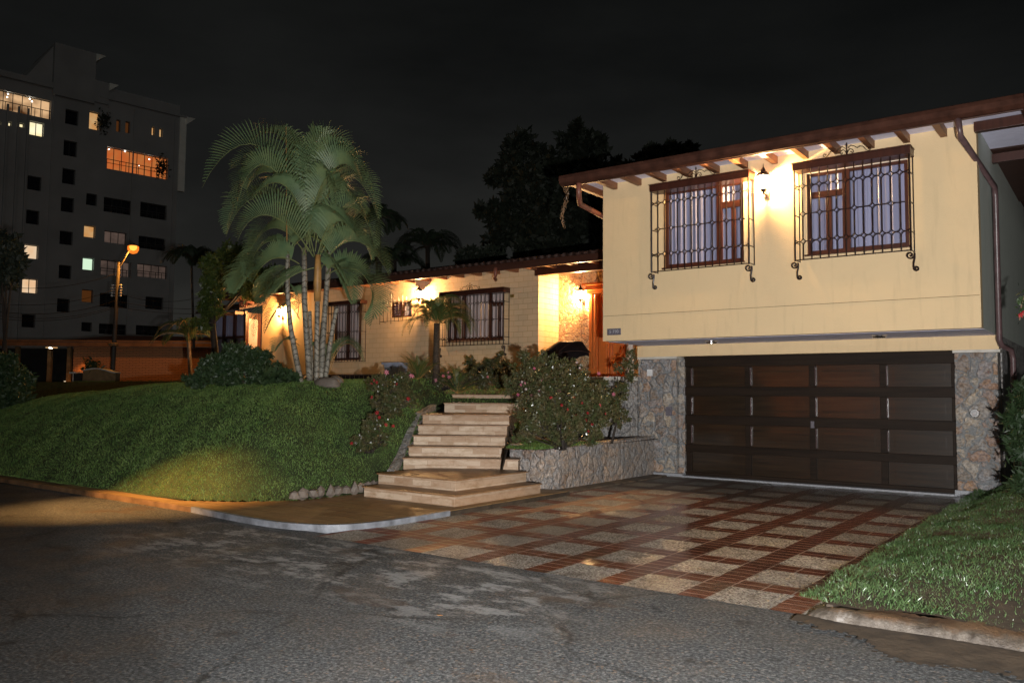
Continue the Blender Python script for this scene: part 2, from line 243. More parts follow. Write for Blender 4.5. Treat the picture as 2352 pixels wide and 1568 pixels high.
simple('chrome', (.6, .6, .6), .2, .1, 10, metal=1.); simple('plate', (.13, .12, .14), .4, .3, 30, .4, 60); simple('plate_num', (.33, .34, .38), .4, .1, 30); simple('tree_dark', (.03, .022, .016), .8, .3, 3); simple('concrete_pole', (.055, .048, .04), .7, .2, 3); simple('plastic_white', (.7, .7, .7), .4, .1, 10)
simple('apt_wall', (.36, .38, .38), .8, .12, .4); simple('apt_fin', (.88, .93, .84), .8, .1, 1); simple('dark_glass', (.014, .015, .020), .15, .3, 3, spec=.6); simple('apt_frame', (.05, .05, .05), .5, .1, 3)
simple('cap', (.55, .52, .46), .7, .2, 6); simple('meter', (.02, .02, .02), .4, .2, 6); simple('wall_tan', (.20, .13, .06), .8, .3, 4); simple('neigh_roof', (.05, .025, .018), .8, .3, 2); simple('neigh_fascia', (.22, .11, .05), .6, .3, 2)
def curtain(name, c, s=0.0, axis=0):
    m, nt, bs, o = mat(name); sc = [22, .1, .1]; 
    if axis == 1: sc = [.1, 22, .1]
    v = coords(nt, tuple(sc)); n = noise(nt, v, 1, 3, .5)
    nt.links.new(ramp(nt, n, [(.3, tuple(x*.66 for x in c)), (.65, c)]), bs.inputs['Base Color']); bs.inputs['Roughness'].default_value = .35
    bump(nt, n, .8, .04, bs); bs.inputs['Coat Weight'].default_value = .3; bs.inputs['Coat Roughness'].default_value = .03
    if s: bs.inputs['Emission Color'].default_value = (*c, 1); bs.inputs['Emission Strength'].default_value = s
    MT[name] = m
curtain('curtain', (.30, .31, .46)); curtain('curtain_warm', (.62, .50, .48)); curtain('curtain_neigh', (.30, .18, .10))
emis('lit_orange', (1, .48, .16), .55, (1, .62, .28), 1.5); emis('lit_yellow', (1, .78, .38), 1.1, (1, .9, .6), 1.); emis('lit_warm', (1, .62, .34), .8, (1, .75, .5), 1.); emis('lit_green', (.75, 1, .72), .9); emis('lit_dim', (.30, .20, .16), .30, (.12, .085, .07), .9); emis('lit_balcony', (1, .22, .05), .5, (.9, .30, .08), 1.2)
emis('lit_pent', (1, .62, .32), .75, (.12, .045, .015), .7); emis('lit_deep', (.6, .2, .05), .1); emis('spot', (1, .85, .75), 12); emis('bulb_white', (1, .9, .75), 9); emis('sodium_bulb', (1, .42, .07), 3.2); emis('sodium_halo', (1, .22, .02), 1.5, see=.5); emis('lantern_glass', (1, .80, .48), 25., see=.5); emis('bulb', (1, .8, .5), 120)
emis('flood', (.75, .6, 1), 30)

# ------------------------------------------------------------------ mesh helpers
ORG = {}
def origin(parent):
    return ORG.get(parent.name, Vector((0, 0, 0))) if parent else Vector((0, 0, 0))
def tag(o, label=None, cat=None, group=None, kind=None):
    if label: o['label'] = label
    if cat: o['category'] = cat
    if group: o['group'] = group
    if kind: o['kind'] = kind
    return o
def thing(name, label, cat, loc, group=None):
    o = bpy.data.objects.new(name, None); COL.objects.link(o); o.location = loc; o.empty_display_size = .2; ORG[o.name] = Vector(loc)
    return tag(o, label, cat, group)
def link(name, me, mats, parent, smooth=False):
    o = bpy.data.objects.new(name, me); COL.objects.link(o)
    for m in (mats if isinstance(mats, (list, tuple)) else [mats]): me.materials.append(MT[m])
    if parent: o.parent = parent; ORG[o.name] = origin(parent)
    if smooth: me.polygons.foreach_set('use_smooth', [True]*len(me.polygons))
    return o
def np_obj(name, V, F, m, parent=None, smooth=False):
    V = np.asarray(V, np.float32)-np.array(origin(parent), np.float32); F = np.asarray(F, np.int32); k = F.shape[1]
    me = bpy.data.meshes.new(name); me.vertices.add(len(V)); me.vertices.foreach_set('co', V.ravel())
    me.loops.add(F.size); me.loops.foreach_set('vertex_index', F.ravel()); me.polygons.add(len(F))
    me.polygons.foreach_set('loop_start', np.arange(len(F), dtype=np.int32)*k); me.polygons.foreach_set('loop_total', np.full(len(F), k, np.int32)); me.update(calc_edges=True)
    return link(name, me, m, parent, smooth)
class MB:
    def __init__(s): s.v = []; s.f = []; s.mi = []; s.cur = 0
    def mat(s, i): s.cur = i; return s
    def add(s, vs, fs):
        b = len(s.v); s.v += [tuple(v) for v in vs]; s.f += [tuple(b+i for i in f) for f in fs]; s.mi += [s.cur]*len(fs); return s
    def box(s, a, b):
        (x0, y0, z0), (x1, y1, z1) = a, b
        return s.add([(x0, y0, z0), (x1, y0, z0), (x1, y1, z0), (x0, y1, z0), (x0, y0, z1), (x1, y0, z1), (x1, y1, z1), (x0, y1, z1)], [(0, 3, 2, 1), (4, 5, 6, 7), (0, 1, 5, 4), (1, 2, 6, 5), (2, 3, 7, 6), (3, 0, 4, 7)])
    def obox(s, f, a, b):
        k = MB().box(a, b); return s.add([f(*v) for v in k.v], k.f)
    def prism(s, poly, z0, z1):
        n = len(poly); return s.add([(x, y, z0) for x, y in poly]+[(x, y, z1) for x, y in poly], [tuple(range(n))[::-1], tuple(range(n, 2*n))]+[(i, (i+1) % n, n+(i+1) % n, n+i) for i in range(n)])
    def tube(s, pts, r, n=6, caps=True):
        pts = [Vector(p) for p in pts]; rr = r if isinstance(r, (list, tuple)) else [r]*len(pts); vs = []; ref = None
        for i, p in enumerate(pts):
            t = (pts[min(i+1, len(pts)-1)]-pts[max(i-1, 0)])
            t = t.normalized() if t.length > 1e-9 else Vector((0, 0, 1))
            if ref is None: ref = t.cross(Vector((0, 0, 1)) if abs(t.z) < .9 else Vector((1, 0, 0))).normalized()
            ref = (ref-t*ref.dot(t)).normalized(); q = t.cross(ref)
            vs += [p+(ref*cos(2*pi*k/n)+q*sin(2*pi*k/n))*rr[i] for k in range(n)]
        fs = [(i*n+k, i*n+(k+1) % n, (i+1)*n+(k+1) % n, (i+1)*n+k) for i in range(len(pts)-1) for k in range(n)]
        if caps: fs += [tuple(range(n))[::-1], tuple((len(pts)-1)*n+k for k in range(n))]
        return s.add(vs, fs)
    def lathe(s, c, prof, n=12, sq=None):
        c = Vector(c); vs = []
        for r, z in prof:
            for k in range(n):
                a = 2*pi*(k+.5)/n; vs.append(c+Vector((r*cos(a), r*sin(a), z)))
        m = len(prof); return s.add(vs, [(i*n+k, i*n+(k+1) % n, (i+1)*n+(k+1) % n, (i+1)*n+k) for i in range(m-1) for k in range(n)]+[tuple(range(n))[::-1], tuple((m-1)*n+k for k in range(n))])
    def wall(s, f, u0, u1, v0, v1, holes, t=.2, rev=.2, back=True):
        # front sheet at w=0 with rectangular holes; reveals go back `rev`; wall body t thick
        us = sorted({u0, u1}|{h[0] for h in holes}|{h[2] for h in holes}); vs_ = sorted({v0, v1}|{h[1] for h in holes}|{h[3] for h in holes})
        for i in range(len(us)-1):
            for j in range(len(vs_)-1):
                a, b, c, d = us[i], us[i+1], vs_[j], vs_[j+1]; mu, mv = (a+b)/2, (c+d)/2
                if any(h[0] < mu < h[2] and h[1] < mv < h[3] for h in holes): continue
                s.add([f(a, c, 0), f(b, c, 0), f(b, d, 0), f(a, d, 0)], [(0, 1, 2, 3)])
                if back: s.add([f(a, c, t), f(b, c, t), f(b, d, t), f(a, d, t)], [(3, 2, 1, 0)])
        for a, c, b, d in holes:
            s.add([f(a, c, 0), f(b, c, 0), f(b, d, 0), f(a, d, 0), f(a, c, rev), f(b, c, rev), f(b, d, rev), f(a, d, rev)], [(0, 4, 5, 1), (1, 5, 6, 2), (2, 6, 7, 3), (3, 7, 4, 0)])
        s.add([f(u0, v0, 0), f(u1, v0, 0), f(u1, v1, 0), f(u0, v1, 0), f(u0, v0, t), f(u1, v0, t), f(u1, v1, t), f(u0, v1, t)], [(0, 4, 5, 1), (1, 5, 6, 2), (2, 6, 7, 3), (3, 7, 4, 0)])
        return s
    def build(s, name, mats, parent=None, smooth=False, bevel=0):
        o = origin(parent); me = bpy.data.meshes.new(name); me.from_pydata([(x-o.x, y-o.y, z-o.z) for x, y, z in s.v], [], s.f)
        ob = link(name, me, mats, parent, smooth)
        if any(s.mi): me.polygons.foreach_set('material_index', s.mi)
        bm = bmesh.new(); bm.from_mesh(me); bmesh.ops.recalc_face_normals(bm, faces=bm.faces); bm.to_mesh(me); bm.free()
        if bevel: b = ob.modifiers.new('bevel', 'BEVEL'); b.width = bevel; b.segments = 2; b.limit_method = 'ANGLE'
        return ob
def copy_tree(o, loc, label=None, rz=0, first=True):
    c = o.copy(); COL.objects.link(c)
    if first:
        c.location = loc; c.rotation_euler = (0, 0, rz)
        if label: c['label'] = label
    for ch in list(o.children):
        k = copy_tree(ch, None, first=False); k.parent = c
    return c
# ------------------------------------------------------------------ terrain
CA = [(-60, .3), (-32, .42), (-27, .66), (-24.5, .98), (-23, 1.25), (-21, 1.5), (-19.5, 1.57), (-17.5, 1.72), (-15, 1.76), (-12, 1.78), (0, 1.8)]
EDGE = [(-70, 6.45), (-13.5, 6.5), (-10.4, 6.55), (-9.7, 6.95), (-9.2, 7.55), (-9.15, 9.0)]
R3L = np.array((-9.34, 9.72)); US = np.array((cos(radians(32)), sin(radians(32)))); NS = np.array((-US[1], US[0]))
def pdist(x, y):
    best = np.full(np.shape(x), 1e9)
    for (ax, ay), (bx, by) in zip(EDGE, EDGE[1:]):
        dx, dy = bx-ax, by-ay; t = np.clip(((x-ax)*dx+(y-ay)*dy)/(dx*dx+dy*dy), 0, 1); best = np.minimum(best, np.hypot(x-ax-t*dx, y-ay-t*dy))
    return best
def stair_z(t): return np.interp(t, [-1.2, 0, 1.6, 3.2, 3.8, 4.6, 7], [.1, .40, 1.18, 1.22, 1.50, 1.60, 1.9])
def terr(x, y):
    x = np.asarray(x, float); y = np.asarray(y, float)
    A = np.interp(x, [c[0] for c in CA], [c[1] for c in CA]); d = pdist(x, y)
    h = .06+(A-.06)*np.sin(pi/2*np.clip(d/4.1, 0, 1))
    h = h+np.clip((y-11)/6.5, 0, 1)*np.where(x > -19, .19, -.9*np.clip((-19-x)/6, 0, 1))
    t = (x-R3L[0])*NS[0]+(y-R3L[1])*NS[1]; u = (x-R3L[0])*US[0]+(y-R3L[1])*US[1]
    left = stair_z(t)-.04+.62*np.clip(-u-.1, 0, 9)+.1*np.clip(-u, 0, 1); right = np.maximum(.70, stair_z(t)-.12-.9*np.clip(u-1.6, 0, 9))
    h = np.where(u < 0, np.minimum(h, left), np.where(u < 1.6, stair_z(t)-.04, right))
    h = h+.006*np.sin(x*1.9)*np.cos(y*2.3)*np.clip(d, 0, 1)
    return np.where(y > 17.2, 1.93, h)
def ghit(px, py):
    r = ray(px, py)
    for i in range(400):
        d = 6+i*.05; p = CAM+r*d
        if p.z < float(terr(p.x, p.y)): return p
    return CAM+r*26
def sheet(name, x0, x1, y0, y1, nx, ny, zf, m, keep=None, kind='structure'):
    X, Y = np.meshgrid(np.linspace(x0, x1, nx+1), np.linspace(y0, y1, ny+1)); Z = zf(X, Y)+X*0
    V = np.stack([X.ravel(), Y.ravel(), Z.ravel()], 1); i, j = np.meshgrid(np.arange(nx), np.arange(ny)); a = (j*(nx+1)+i).ravel(); F = np.stack([a, a+1, a+nx+2, a+nx+1], 1)
    if keep is not None:
        c = V[F].mean(1); F = F[keep(c[:, 0], c[:, 1])]
    o = np_obj(name, V, F, m, None, nx > 3); o['kind'] = kind; return o
def uv_st(x, y): return (x-R3L[0])*US[0]+(y-R3L[1])*US[1], (x-R3L[0])*NS[0]+(y-R3L[1])*NS[1]
def in_lawn(x, y):
    u, t = uv_st(x, y)
    stairs = (u > -.02) & (u < 1.6) & (t > -1.) & (t < 3.6)
    plaza = (x > -9.17) & (y < 9.4) | (x > -13.5) & (y < np.interp(x, [-13.5, -10.4, -9.7, -9.2, -9.15], [6.5, 6.55, 6.95, 7.55, 9.3]))
    rightside = (u > 1.6) & (t < 3.9)
    return ~stairs & ~plaza & ~rightside & (x < -10.2+.0*y) | ((x < -8.9) & ~stairs & ~plaza & ~rightside)
sheet('ground', -400, 300, -200, 600, 4, 4, lambda x, y: -.08, 'dark_ground')
sheet('road', -90, 40, -9, 6.24, 2, 2, lambda x, y: 0., 'asphalt')
sheet('side_street', -90, -36, 6.24, 60, 2, 2, lambda x, y: -.004, 'asphalt')
sheet('lawn', -60, -8.9, 6.45, 17.5, 420, 160, terr, 'lawn_soil', in_lawn)
sheet('planter_soil', -11.2, -7.35, 10.2, 15.05, 60, 70, terr, 'soil', lambda x, y: (uv_st(x, y)[0] > 1.6) & (uv_st(x, y)[1] > -.3) & (uv_st(x, y)[1] < 3.9))
def dway(x, y): return .006+.0*x
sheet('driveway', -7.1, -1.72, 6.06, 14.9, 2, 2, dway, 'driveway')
# paved corner beside the driveway
poly = [(-13.5, 6.3), (-11.0, 6.28), (-9.6, 6.25), (-8.4, 6.15), (-7.75, 6.22), (-7.24, 6.42), (-7.04, 6.80), (-6.98, 7.35), (-6.98, 10.9), (-9.3, 10.9), (-9.35, 9.3), (-9.4, 7.75), (-9.85, 7.2), (-10.5, 6.8), (-13.5, 6.7)]
MB().prism(poly, -.05, .068).build('sidewalk', 'sidewalk')['kind'] = 'structure'
kp = [(-9.75, 6.24), (-8.4, 6.13), (-7.70, 6.17), (-7.22, 6.39), (-7.01, 6.80), (-6.95, 7.35), (-6.95, 8.1)]
def ribbon(pts, w, z0, z1):
    mb = MB(); L = []
    for i, p in enumerate(pts):
        a = Vector(pts[max(i-1, 0)]); b = Vector(pts[min(i+1, len(pts)-1)]); t = (b-a).normalized(); n = Vector((-t.y, t.x)); L.append((Vector(p), n))
    for (p, n), (q, m) in zip(L, L[1:]):
        a, b, c, d = p, q, q+m*w, p+n*w; mb.add([(a.x, a.y, z0), (b.x, b.y, z0), (c.x, c.y, z0), (d.x, d.y, z0), (a.x, a.y, z1), (b.x, b.y, z1), (c.x, c.y, z1), (d.x, d.y, z1)], [(0, 1, 2, 3), (7, 6, 5, 4), (0, 4, 5, 1), (1, 5, 6, 2), (2, 6, 7, 3), (3, 7, 4, 0)])
    return mb
def smooth_path(pts, n=6):
    out = []; P = [Vector(p) for p in pts]
    for i in range(len(P)-1):
        a, b, c, d = P[max(i-1, 0)], P[i], P[i+1], P[min(i+2, len(P)-1)]
        for k in range(n):
            t = k/n; out.append(.5*((2*b)+(c-a)*t+(2*a-5*b+4*c-d)*t*t+(3*b-a-3*c+d)*t**3))
    return out+[P[-1]]
tag(ribbon([tuple(p) for p in smooth_path(kp)], .06, -.03, .072).build('kerb', 'kerb_paint'), kind='structure')
tag(ribbon([(-6.945, 8.1), (-6.945, 9.2), (-6.945, 10.9)], .06, -.03, .06).build('kerb_edge', 'soil'), kind='structure')
tag(ribbon([(-70, 6.25), (-13.5, 6.25), (-11.3, 6.26), (-9.75, 6.24)], .32, -.03, .066).build('kerb_stone', 'mud'), kind='structure')
def kerb_lump():
    nx = 500; V = []; F = []; pr = [(-.02, -.03), (-.01, .05), (.02, .085), (.07, .105), (.14, .11), (.22, .10)]
    for i in range(nx+1):
        x = -1.86+8*i/nx; e = min(1, i/14)
        for y, z in pr: V.append((x, 5.93+y+.012*sin(x*5)+rng.normal(0, .004)+(.05*(1-e)), z*(e**.6)+(.012*sin(x*3.3+y*20)+.008*sin(x*13)+rng.normal(0, .003))*(z > 0)))
    k = len(pr)
    for i in range(nx):
        for j in range(k-1): F.append((i*k+j, (i+1)*k+j, (i+1)*k+j+1, i*k+j+1))
    return np_obj('kerb_right', V, F, 'kerb_mud', None, True)
tag(kerb_lump(), kind='structure')
sheet('gutter_mud', -1.9, 12, 5.1, 5.94, 420, 28, lambda x, y: .006+.03*np.clip((y-5.5)/.4, 0, 1), 'soil', lambda x, y: y > 5.55+.13*np.sin(x*2.1)+.06*np.sin(x*7.3)+.3*np.clip(-1.2-x, 0, 1)+rng.normal(0, .03, len(x)))
# right bank
def bankz(x, y): return .11+.30*np.clip((x+1.72)/1.6, 0, 1.6)*np.clip((y-6.1)/1.5, .05, 1)+.22*np.clip((y-10)/4, 0, 1)*np.clip((x+1.72)/.5, 0, 1)+.02*np.sin(x*7)*np.sin(y*5)
sheet('bank', -1.72, 25, 6.09, 15.2, 120, 60, bankz, 'soil'); sheet('side_yard', -1.45, 25, 15.2, 40, 2, 2, lambda x, y: .9, 'lawn_soil')
MB().box((-1.745, 6.09, -.02), (-1.70, 14.2, .10)).build('driveway_edge', 'soil')['kind'] = 'structure'
MB().box((-7.42, 10.9, .0), (-7.12, 14.62, .03)).build('driveway_curb', 'kerb')['kind'] = 'structure'

# grass blades
def blades(name, x0, x1, y0, y1, n, zf, keep, hgt, wid, m):
    X = rng.uniform(x0, x1, n); Y = rng.uniform(y0, y1, n); k = keep(X, Y); X, Y = X[k], Y[k]; n = len(X); Z = zf(X, Y)-.005
    a = rng.uniform(0, 2*pi, n); H = hgt*rng.uniform(.35, 1.25, n)*(.85+.18*np.sin(X*2.7+np.sin(Y*1.9)*1.5)*np.cos(Y*3.1+X)+.12*np.sin(X*9+Y*7)); lean = rng.uniform(0, 1.1, n)*H; la = rng.uniform(0, 2*pi, n); w = wid*rng.uniform(.6, 1.3, n)
    dx, dy = np.cos(a)*w, np.sin(a)*w; lx, ly = np.cos(la)*lean, np.sin(la)*lean
    V = np.stack([np.stack([X-dx, Y-dy, Z], 1), np.stack([X+dx, Y+dy, Z], 1), np.stack([X+dx*.5+lx*.5, Y+dy*.5+ly*.5, Z+H*.65], 1), np.stack([X+lx, Y+ly, Z+H], 1)], 1).reshape(-1, 3)
    F = np.arange(n*4).reshape(-1, 4); o = np_obj(name, V, F, m); return o
tag(blades('grass', -22, -8.9, 6.45, 11.5, 210000, terr, in_lawn, .040, .0045, 'grass'), 'short mown green grass covering the sloping front lawn', 'grass', kind='stuff')
tag(blades('grass', -36, -9.5, 6.5, 17.4, 160000, terr, lambda x, y: in_lawn(x, y) & ((y > 10.8) | (x < -20)), .05, .008, 'grass'), 'short grass on the level top and far end of the lawn', 'grass', kind='stuff')
def clump(x, y): return (.6*np.sin(x*6.1+2*np.sin(y*2.3+x))+.6*np.sin(y*3.7+2*np.sin(x*4.1))+.5*np.sin(x*13+y*11)+rng.normal(0, .6, len(x))+1.5-1.9*np.clip(x+1.05, 0, 1.)*(y < 8.5)) > 0.3
tag(blades('grass', -1.95, 3, 6.12, 14.9, 190000, bankz, clump, .035, .0028, 'grass_wet'), 'patchy wet grass on the muddy bank beside the driveway', 'grass', kind='stuff')
tag(blades('grass', -9.6, -7.4, 10.6, 12.6, 22000, terr, lambda x, y: (uv_st(x, y)[0] > 1.65), .05, .005, 'grass'), 'low grass edging the planter behind the stone wall', 'grass', kind='stuff')

# ------------------------------------------------------------------ steps
st = thing('garden_steps', 'pale stone steps with two square landings climbing from the paved corner to the lawn', 'steps', (-8.2, 8.5, .1))
def slab(name, poly, z0, z1):
    # riser block + thin overhanging tread
    mb = MB().prism(poly, z0-.3, z1-.02); mb.build(name, 'step_face', st)
MB().prism([(-8.87, 8.43), (-7.16, 8.43), (-7.16, 10.42), (-8.87, 10.42)], -.1, .195).build('step', 'step_face', st, bevel=.004)
MB().prism([(-8.89, 8.41), (-7.14, 8.41), (-7.14, 10.43), (-8.89, 10.43)], .195, .215).build('tread', 'tread', st, bevel=.004)
MB().prism([(-8.98, 8.82), (-7.48, 8.82), (-7.48, 10.50), (-8.98, 10.50)], .2, .35).build('step', 'step_face', st, bevel=.004)
MB().prism([(-9.0, 8.80), (-7.46, 8.80), (-7.46, 10.51), (-9.0, 10.51)], .35, .37).build('tread', 'tread', st, bevel=.004)
def rot_rect(o, w, d, u0=0., e=0.):
    o = np.array(o)+US*(u0-e)-NS*e; w += 2*e; d += e
    return [tuple(o), tuple(o+US*w), tuple(o+US*w+NS*d), tuple(o+NS*d)]
zs = [.37, .525, .685, .845, 1.01, 1.18]
for k in range(5):
    o = R3L+NS*.40*k; w = 1.84 if k == 0 else 1.56; d = .42 if k < 4 else 1.75
    MB().prism(rot_rect(o, w, d), zs[k]-.1, zs[k+1]-.02).build('step', 'step_face', st, bevel=.004)
    MB().prism(rot_rect(o, w, d, 0, .018), zs[k+1]-.02, zs[k+1]).build('tread', 'tread', st, bevel=.004)
for k, (t, z0, z1, u0) in enumerate([(3.3, 1.18, 1.37, .12), (3.85, 1.37, 1.54, .2)]):
    o = R3L+NS*t; MB().prism(rot_rect(o, 1.5, .6, u0), z0-.1, z1-.02).build('step', 'step_face', st, bevel=.004)
    MB().prism(rot_rect(o, 1.5, .6, u0, .018), z1-.02, z1).build('tread', 'tread', st, bevel=.004)
# rough curb along the left side of the flight
pts = [R3L-US*.07+NS*t for t in (-.45, .2, .9, 1.7, 3.3)]; mb = MB()
for i in range(4):
    a, b = pts[i], pts[i+1]; za, zb = [.36, .55, .86, 1.20, 1.34][i:i+2]; n = US*.09
    mb.add([(a[0]-n[0], a[1]-n[1], za-.5), (a[0]+n[0]*.3, a[1]+n[1]*.3, za-.5), (b[0]+n[0]*.3, b[1]+n[1]*.3, zb-.5), (b[0]-n[0], b[1]-n[1], zb-.5), (a[0]-n[0], a[1]-n[1], za), (a[0]+n[0]*.3, a[1]+n[1]*.3, za), (b[0]+n[0]*.3, b[1]+n[1]*.3, zb), (b[0]-n[0], b[1]-n[1], zb)], [(0, 3, 2, 1), (4, 5, 6, 7), (0, 1, 5, 4), (1, 2, 6, 5), (2, 3, 7, 6), (3, 0, 4, 7)])
mb.build('side_curb', 'stone_ret', st)
# stone edging left of the steps
def rockmesh(mb, c, s, seed, sub=2):
    r = random.Random(seed); bm = bmesh.new(); bmesh.ops.create_icosphere(bm, subdivisions=sub, radius=1)
    ph = [r.uniform(0, 6) for _ in range(6)]; base = len(mb.v)
    for v in bm.verts:
        d = v.co.copy(); k = 1+.16*sin(3*d.x+ph[0])+.14*sin(3.5*d.y+ph[1])+.12*sin(4*d.z+ph[2])+.07*sin(8*d.x+ph[3])*sin(7*d.y+ph[4]); v.co = Vector((d.x*s[0]*k, d.y*s[1]*k, d.z*s[2]*k))
    bm.verts.index_update(); mb.add([Vector(c)+v.co for v in bm.verts], [[v.index for v in f.verts] for f in bm.faces]); bm.free()
ew = thing('stone_edging', 'low rough stone edging between lawn and paved corner left of the steps', 'edging', (-9.1, 8.3, .1)); mb = MB()
for i in range(13):
    y = 7.45+i*.15; x = -9.13-.012*abs(i-6)+random.uniform(-.03, .03); rockmesh(mb, (x if y > 7.6 else -9.2, y, .15), (.07, .08, .085), i, 1)
mb.build('stones', 'rock', ew)

# ------------------------------------------------------------------ planter walls
pw = thing('planter_wall', 'low rubble stone planter wall beside the driveway', 'wall', (-7.35, 12.5, 0))
mb = MB(); pts = [Vector(p) for p in [(-7.52, 10.98), (-7.42, 11.3), (-7.40, 12.2), (-7.42, 13.4), (-7.47, 14.80)]]
hz = [.66, .69, .72, .735, .75]; 
for i in range(4):
    a, b = pts[i], pts[i+1]; n = Vector((-.24, 0)); mb.add([(a.x, a.y, -.02), (b.x, b.y, -.02), (b.x+n.x, b.y, -.02), (a.x+n.x, a.y, -.02), (a.x, a.y, hz[i]), (b.x, b.y, hz[i+1]), (b.x+n.x, b.y, hz[i+1]), (a.x+n.x, a.y, hz[i])], [(0, 3, 2, 1), (4, 5, 6, 7), (0, 1, 5, 4), (1, 2, 6, 5), (2, 3, 7, 6), (3, 0, 4, 7)])
mb.build('wall', 'stone_wall', pw, bevel=.02)
mb = MB(); a = Vector((-7.50, 11.0)); b = Vector((-8.22, 11.05)); mb.add([(a.x, a.y, 0), (a.x, a.y+.25, 0), (b.x, b.y+.25, 0), (b.x, b.y, 0), (a.x, a.y, .66), (a.x, a.y+.25, .66), (b.x, b.y+.25, .74), (b.x, b.y, .74)], [(0, 1, 2, 3), (7, 6, 5, 4), (0, 4, 5, 1), (1, 5, 6, 2), (2, 6, 7, 3), (3, 7, 4, 0)])
mb.build('return_wall', 'stone_wall', pw, bevel=.02)

# ------------------------------------------------------------------ house
H = thing('house', 'yellow plastered house with garage wing, painted brick front and clay tile eaves', 'house', (-9, 16, 0))
GY, FY, X0, X1, ZS, ZT = 14.8, 13.2, -7.70, -1.61, 2.53, 5.50
def fF(u, v, w): return (u, FY+w, v)
W1 = (-6.46, 3.78, -5.02, 5.13); W2 = (-3.99, 3.78, -2.51, 5.08)
MB().wall(fF, X0, X1, ZS, ZT, [W1, W2], t=.2, rev=.09).build('front_wall', 'plaster', H)
MB().box((X1-.2, FY+.2, ZS), (X1, 20, ZT)).build('side_wall', 'concrete_wall', H); MB().box((X0, FY+.2, ZS), (X0+.2, 20, ZT)).build('side_wall', 'plaster', H)
MB().box((X0+.002, FY+.2, ZS-.004), (X1-.002, GY+.1, ZS+.15)).build('soffit', 'soffit', H)
MB().box((X0+.01, FY-.004, 2.985), (X1-.01, FY, 2.992)).build('crease', 'wall_tan', H)
# garage front below
MB().box((-7.84, GY-.002, 2.305), (-1.58, GY+.25, ZS-.006)).build('lintel', 'plaster', H)
MB().box((-7.84, GY-.02, 2.26), (-6.98, GY+.3, 2.303)).box((-2.22, GY-.02, 2.26), (-1.56, GY+.3, 2.303)).build('ledge', 'cap', H)
lp = MB().box((-7.83, GY, .06), (-7.0, GY+.4, 2.258)).box((-7.0, GY+.09, .06), (-6.87, GY+.4, 2.258)); lp.build('pillar', 'stone_grey', H, bevel=.01)
MB().box((-2.20, GY, .10), (-1.60, GY+.4, 2.258)).build('pillar', 'stone_grey', H, bevel=.01)
MB().box((-2.23, GY-.04, 0), (-1.58, GY+.3, .10)).box((-7.5, GY-.05, 0), (-6.86, GY+.3, .06)).box((-6.86, GY-.09, 0), (-2.23, GY+.1, .035)).build('base_strip', 'terrazzo', H)
MB().box((-1.62, GY+.4, 0), (-1.58, 24, ZS)).build('base_wall', 'stone_ret', H); MB().box((-7.83, GY+.4, 0), (-7.8, 20, ZS)).build('base_wall', 'stone_ret', H)
gd = MB(); gx = [-6.86, -6.80, -5.63, -4.46, -3.29, -2.21]; DY = GY+.16
gd.box((-6.87, DY, .03), (-2.20, DY+.05, 2.30)).build('garage_door', 'garage_wood', H); gdo = bpy.data.objects['garage_door']
rows = [(2.10, 1.72), (1.55, 1.18), (1.015, .62), (.48, .10)]
for z0, z1 in ((2.10, 2.30), (1.55, 1.72), (1.015, 1.18), (.48, .62), (.03, .10)):
    MB().box((-6.87, DY-.055, z0), (-2.20, DY-.002, z1)).build('door_rail', 'garage_dark', H, bevel=.006)
for i, x in enumerate(gx[1:]):
    for zt, zb in rows: MB().box((x-.055, DY-.042, zb), (min(x+.055, -2.2), DY-.002, zt)).build('door_stile', 'garage_dark', H, bevel=.005)
for i in range(4):
    a, b = (gx[i+1]+.055, gx[i+2]-.055)
    for zt, zb in rows:
        p = MB(); m_ = .09
        x0, x1, z0, z1 = a+m_, b-m_, zb+m_, zt-m_; e = .022
        p.add([(x0, DY-.004, z0), (x1, DY-.004, z0), (x1, DY-.004, z1), (x0, DY-.004, z1), (x0+e, DY-.0045, z0+e), (x1-e, DY-.0045, z0+e), (x1-e, DY-.0045, z1-e), (x0+e, DY-.0045, z1-e)], [(4, 5, 6, 7), (0, 1, 5, 4), (1, 2, 6, 5), (2, 3, 7, 6), (3, 0, 4, 7)])
        p.build('door_panel', 'garage_wood', H)
MB().box((-4.46-.03, DY-.06, 1.00), (-4.46+.03, DY-.035, 1.12)).build('door_lock', 'plate', H)
for x in gx[1:-1]:
    for zt, zb in rows[:3]: MB().box((x+.050, DY-.046, zb+.03), (x+.060, DY-.003, zt-.03)).build('door_strip', 'pipe', H)
# recessed downlights
for x in (-5.94, -3.13):
    MB().lathe((x, 14.0, ZS-.03), [(.10, .0), (.085, -.02), (.06, -.02), (.055, .02), (.12, .024)], 16).build('downlight', 'chrome', H)
# switch boxes on stone
MB().box((-7.62, GY-.02, 1.93), (-7.50, GY-.002, 2.06)).build('junction_box', 'plastic_white', H); MB().box((-7.22, GY-.015, 1.16), (-7.09, GY-.002, 1.33)).box((-7.19, GY-.02, 1.20), (-7.12, GY-.016, 1.29)).build('intercom', 'plate', H)
MB().lathe((0, 0, 0), [(.0, .0), (.075, 0), (.06, .03), (.035, .05)], 14); kn = MB(); 
for k in range(2):
    kn.tube([(-1.93+.0*k, GY-.002-.03*k, 1.31), (-1.93, GY-.03-.03*k, 1.31)], [.075, .06] if k == 0 else [.035, .03], 16)
kn.build('key_switch', 'chrome', H)
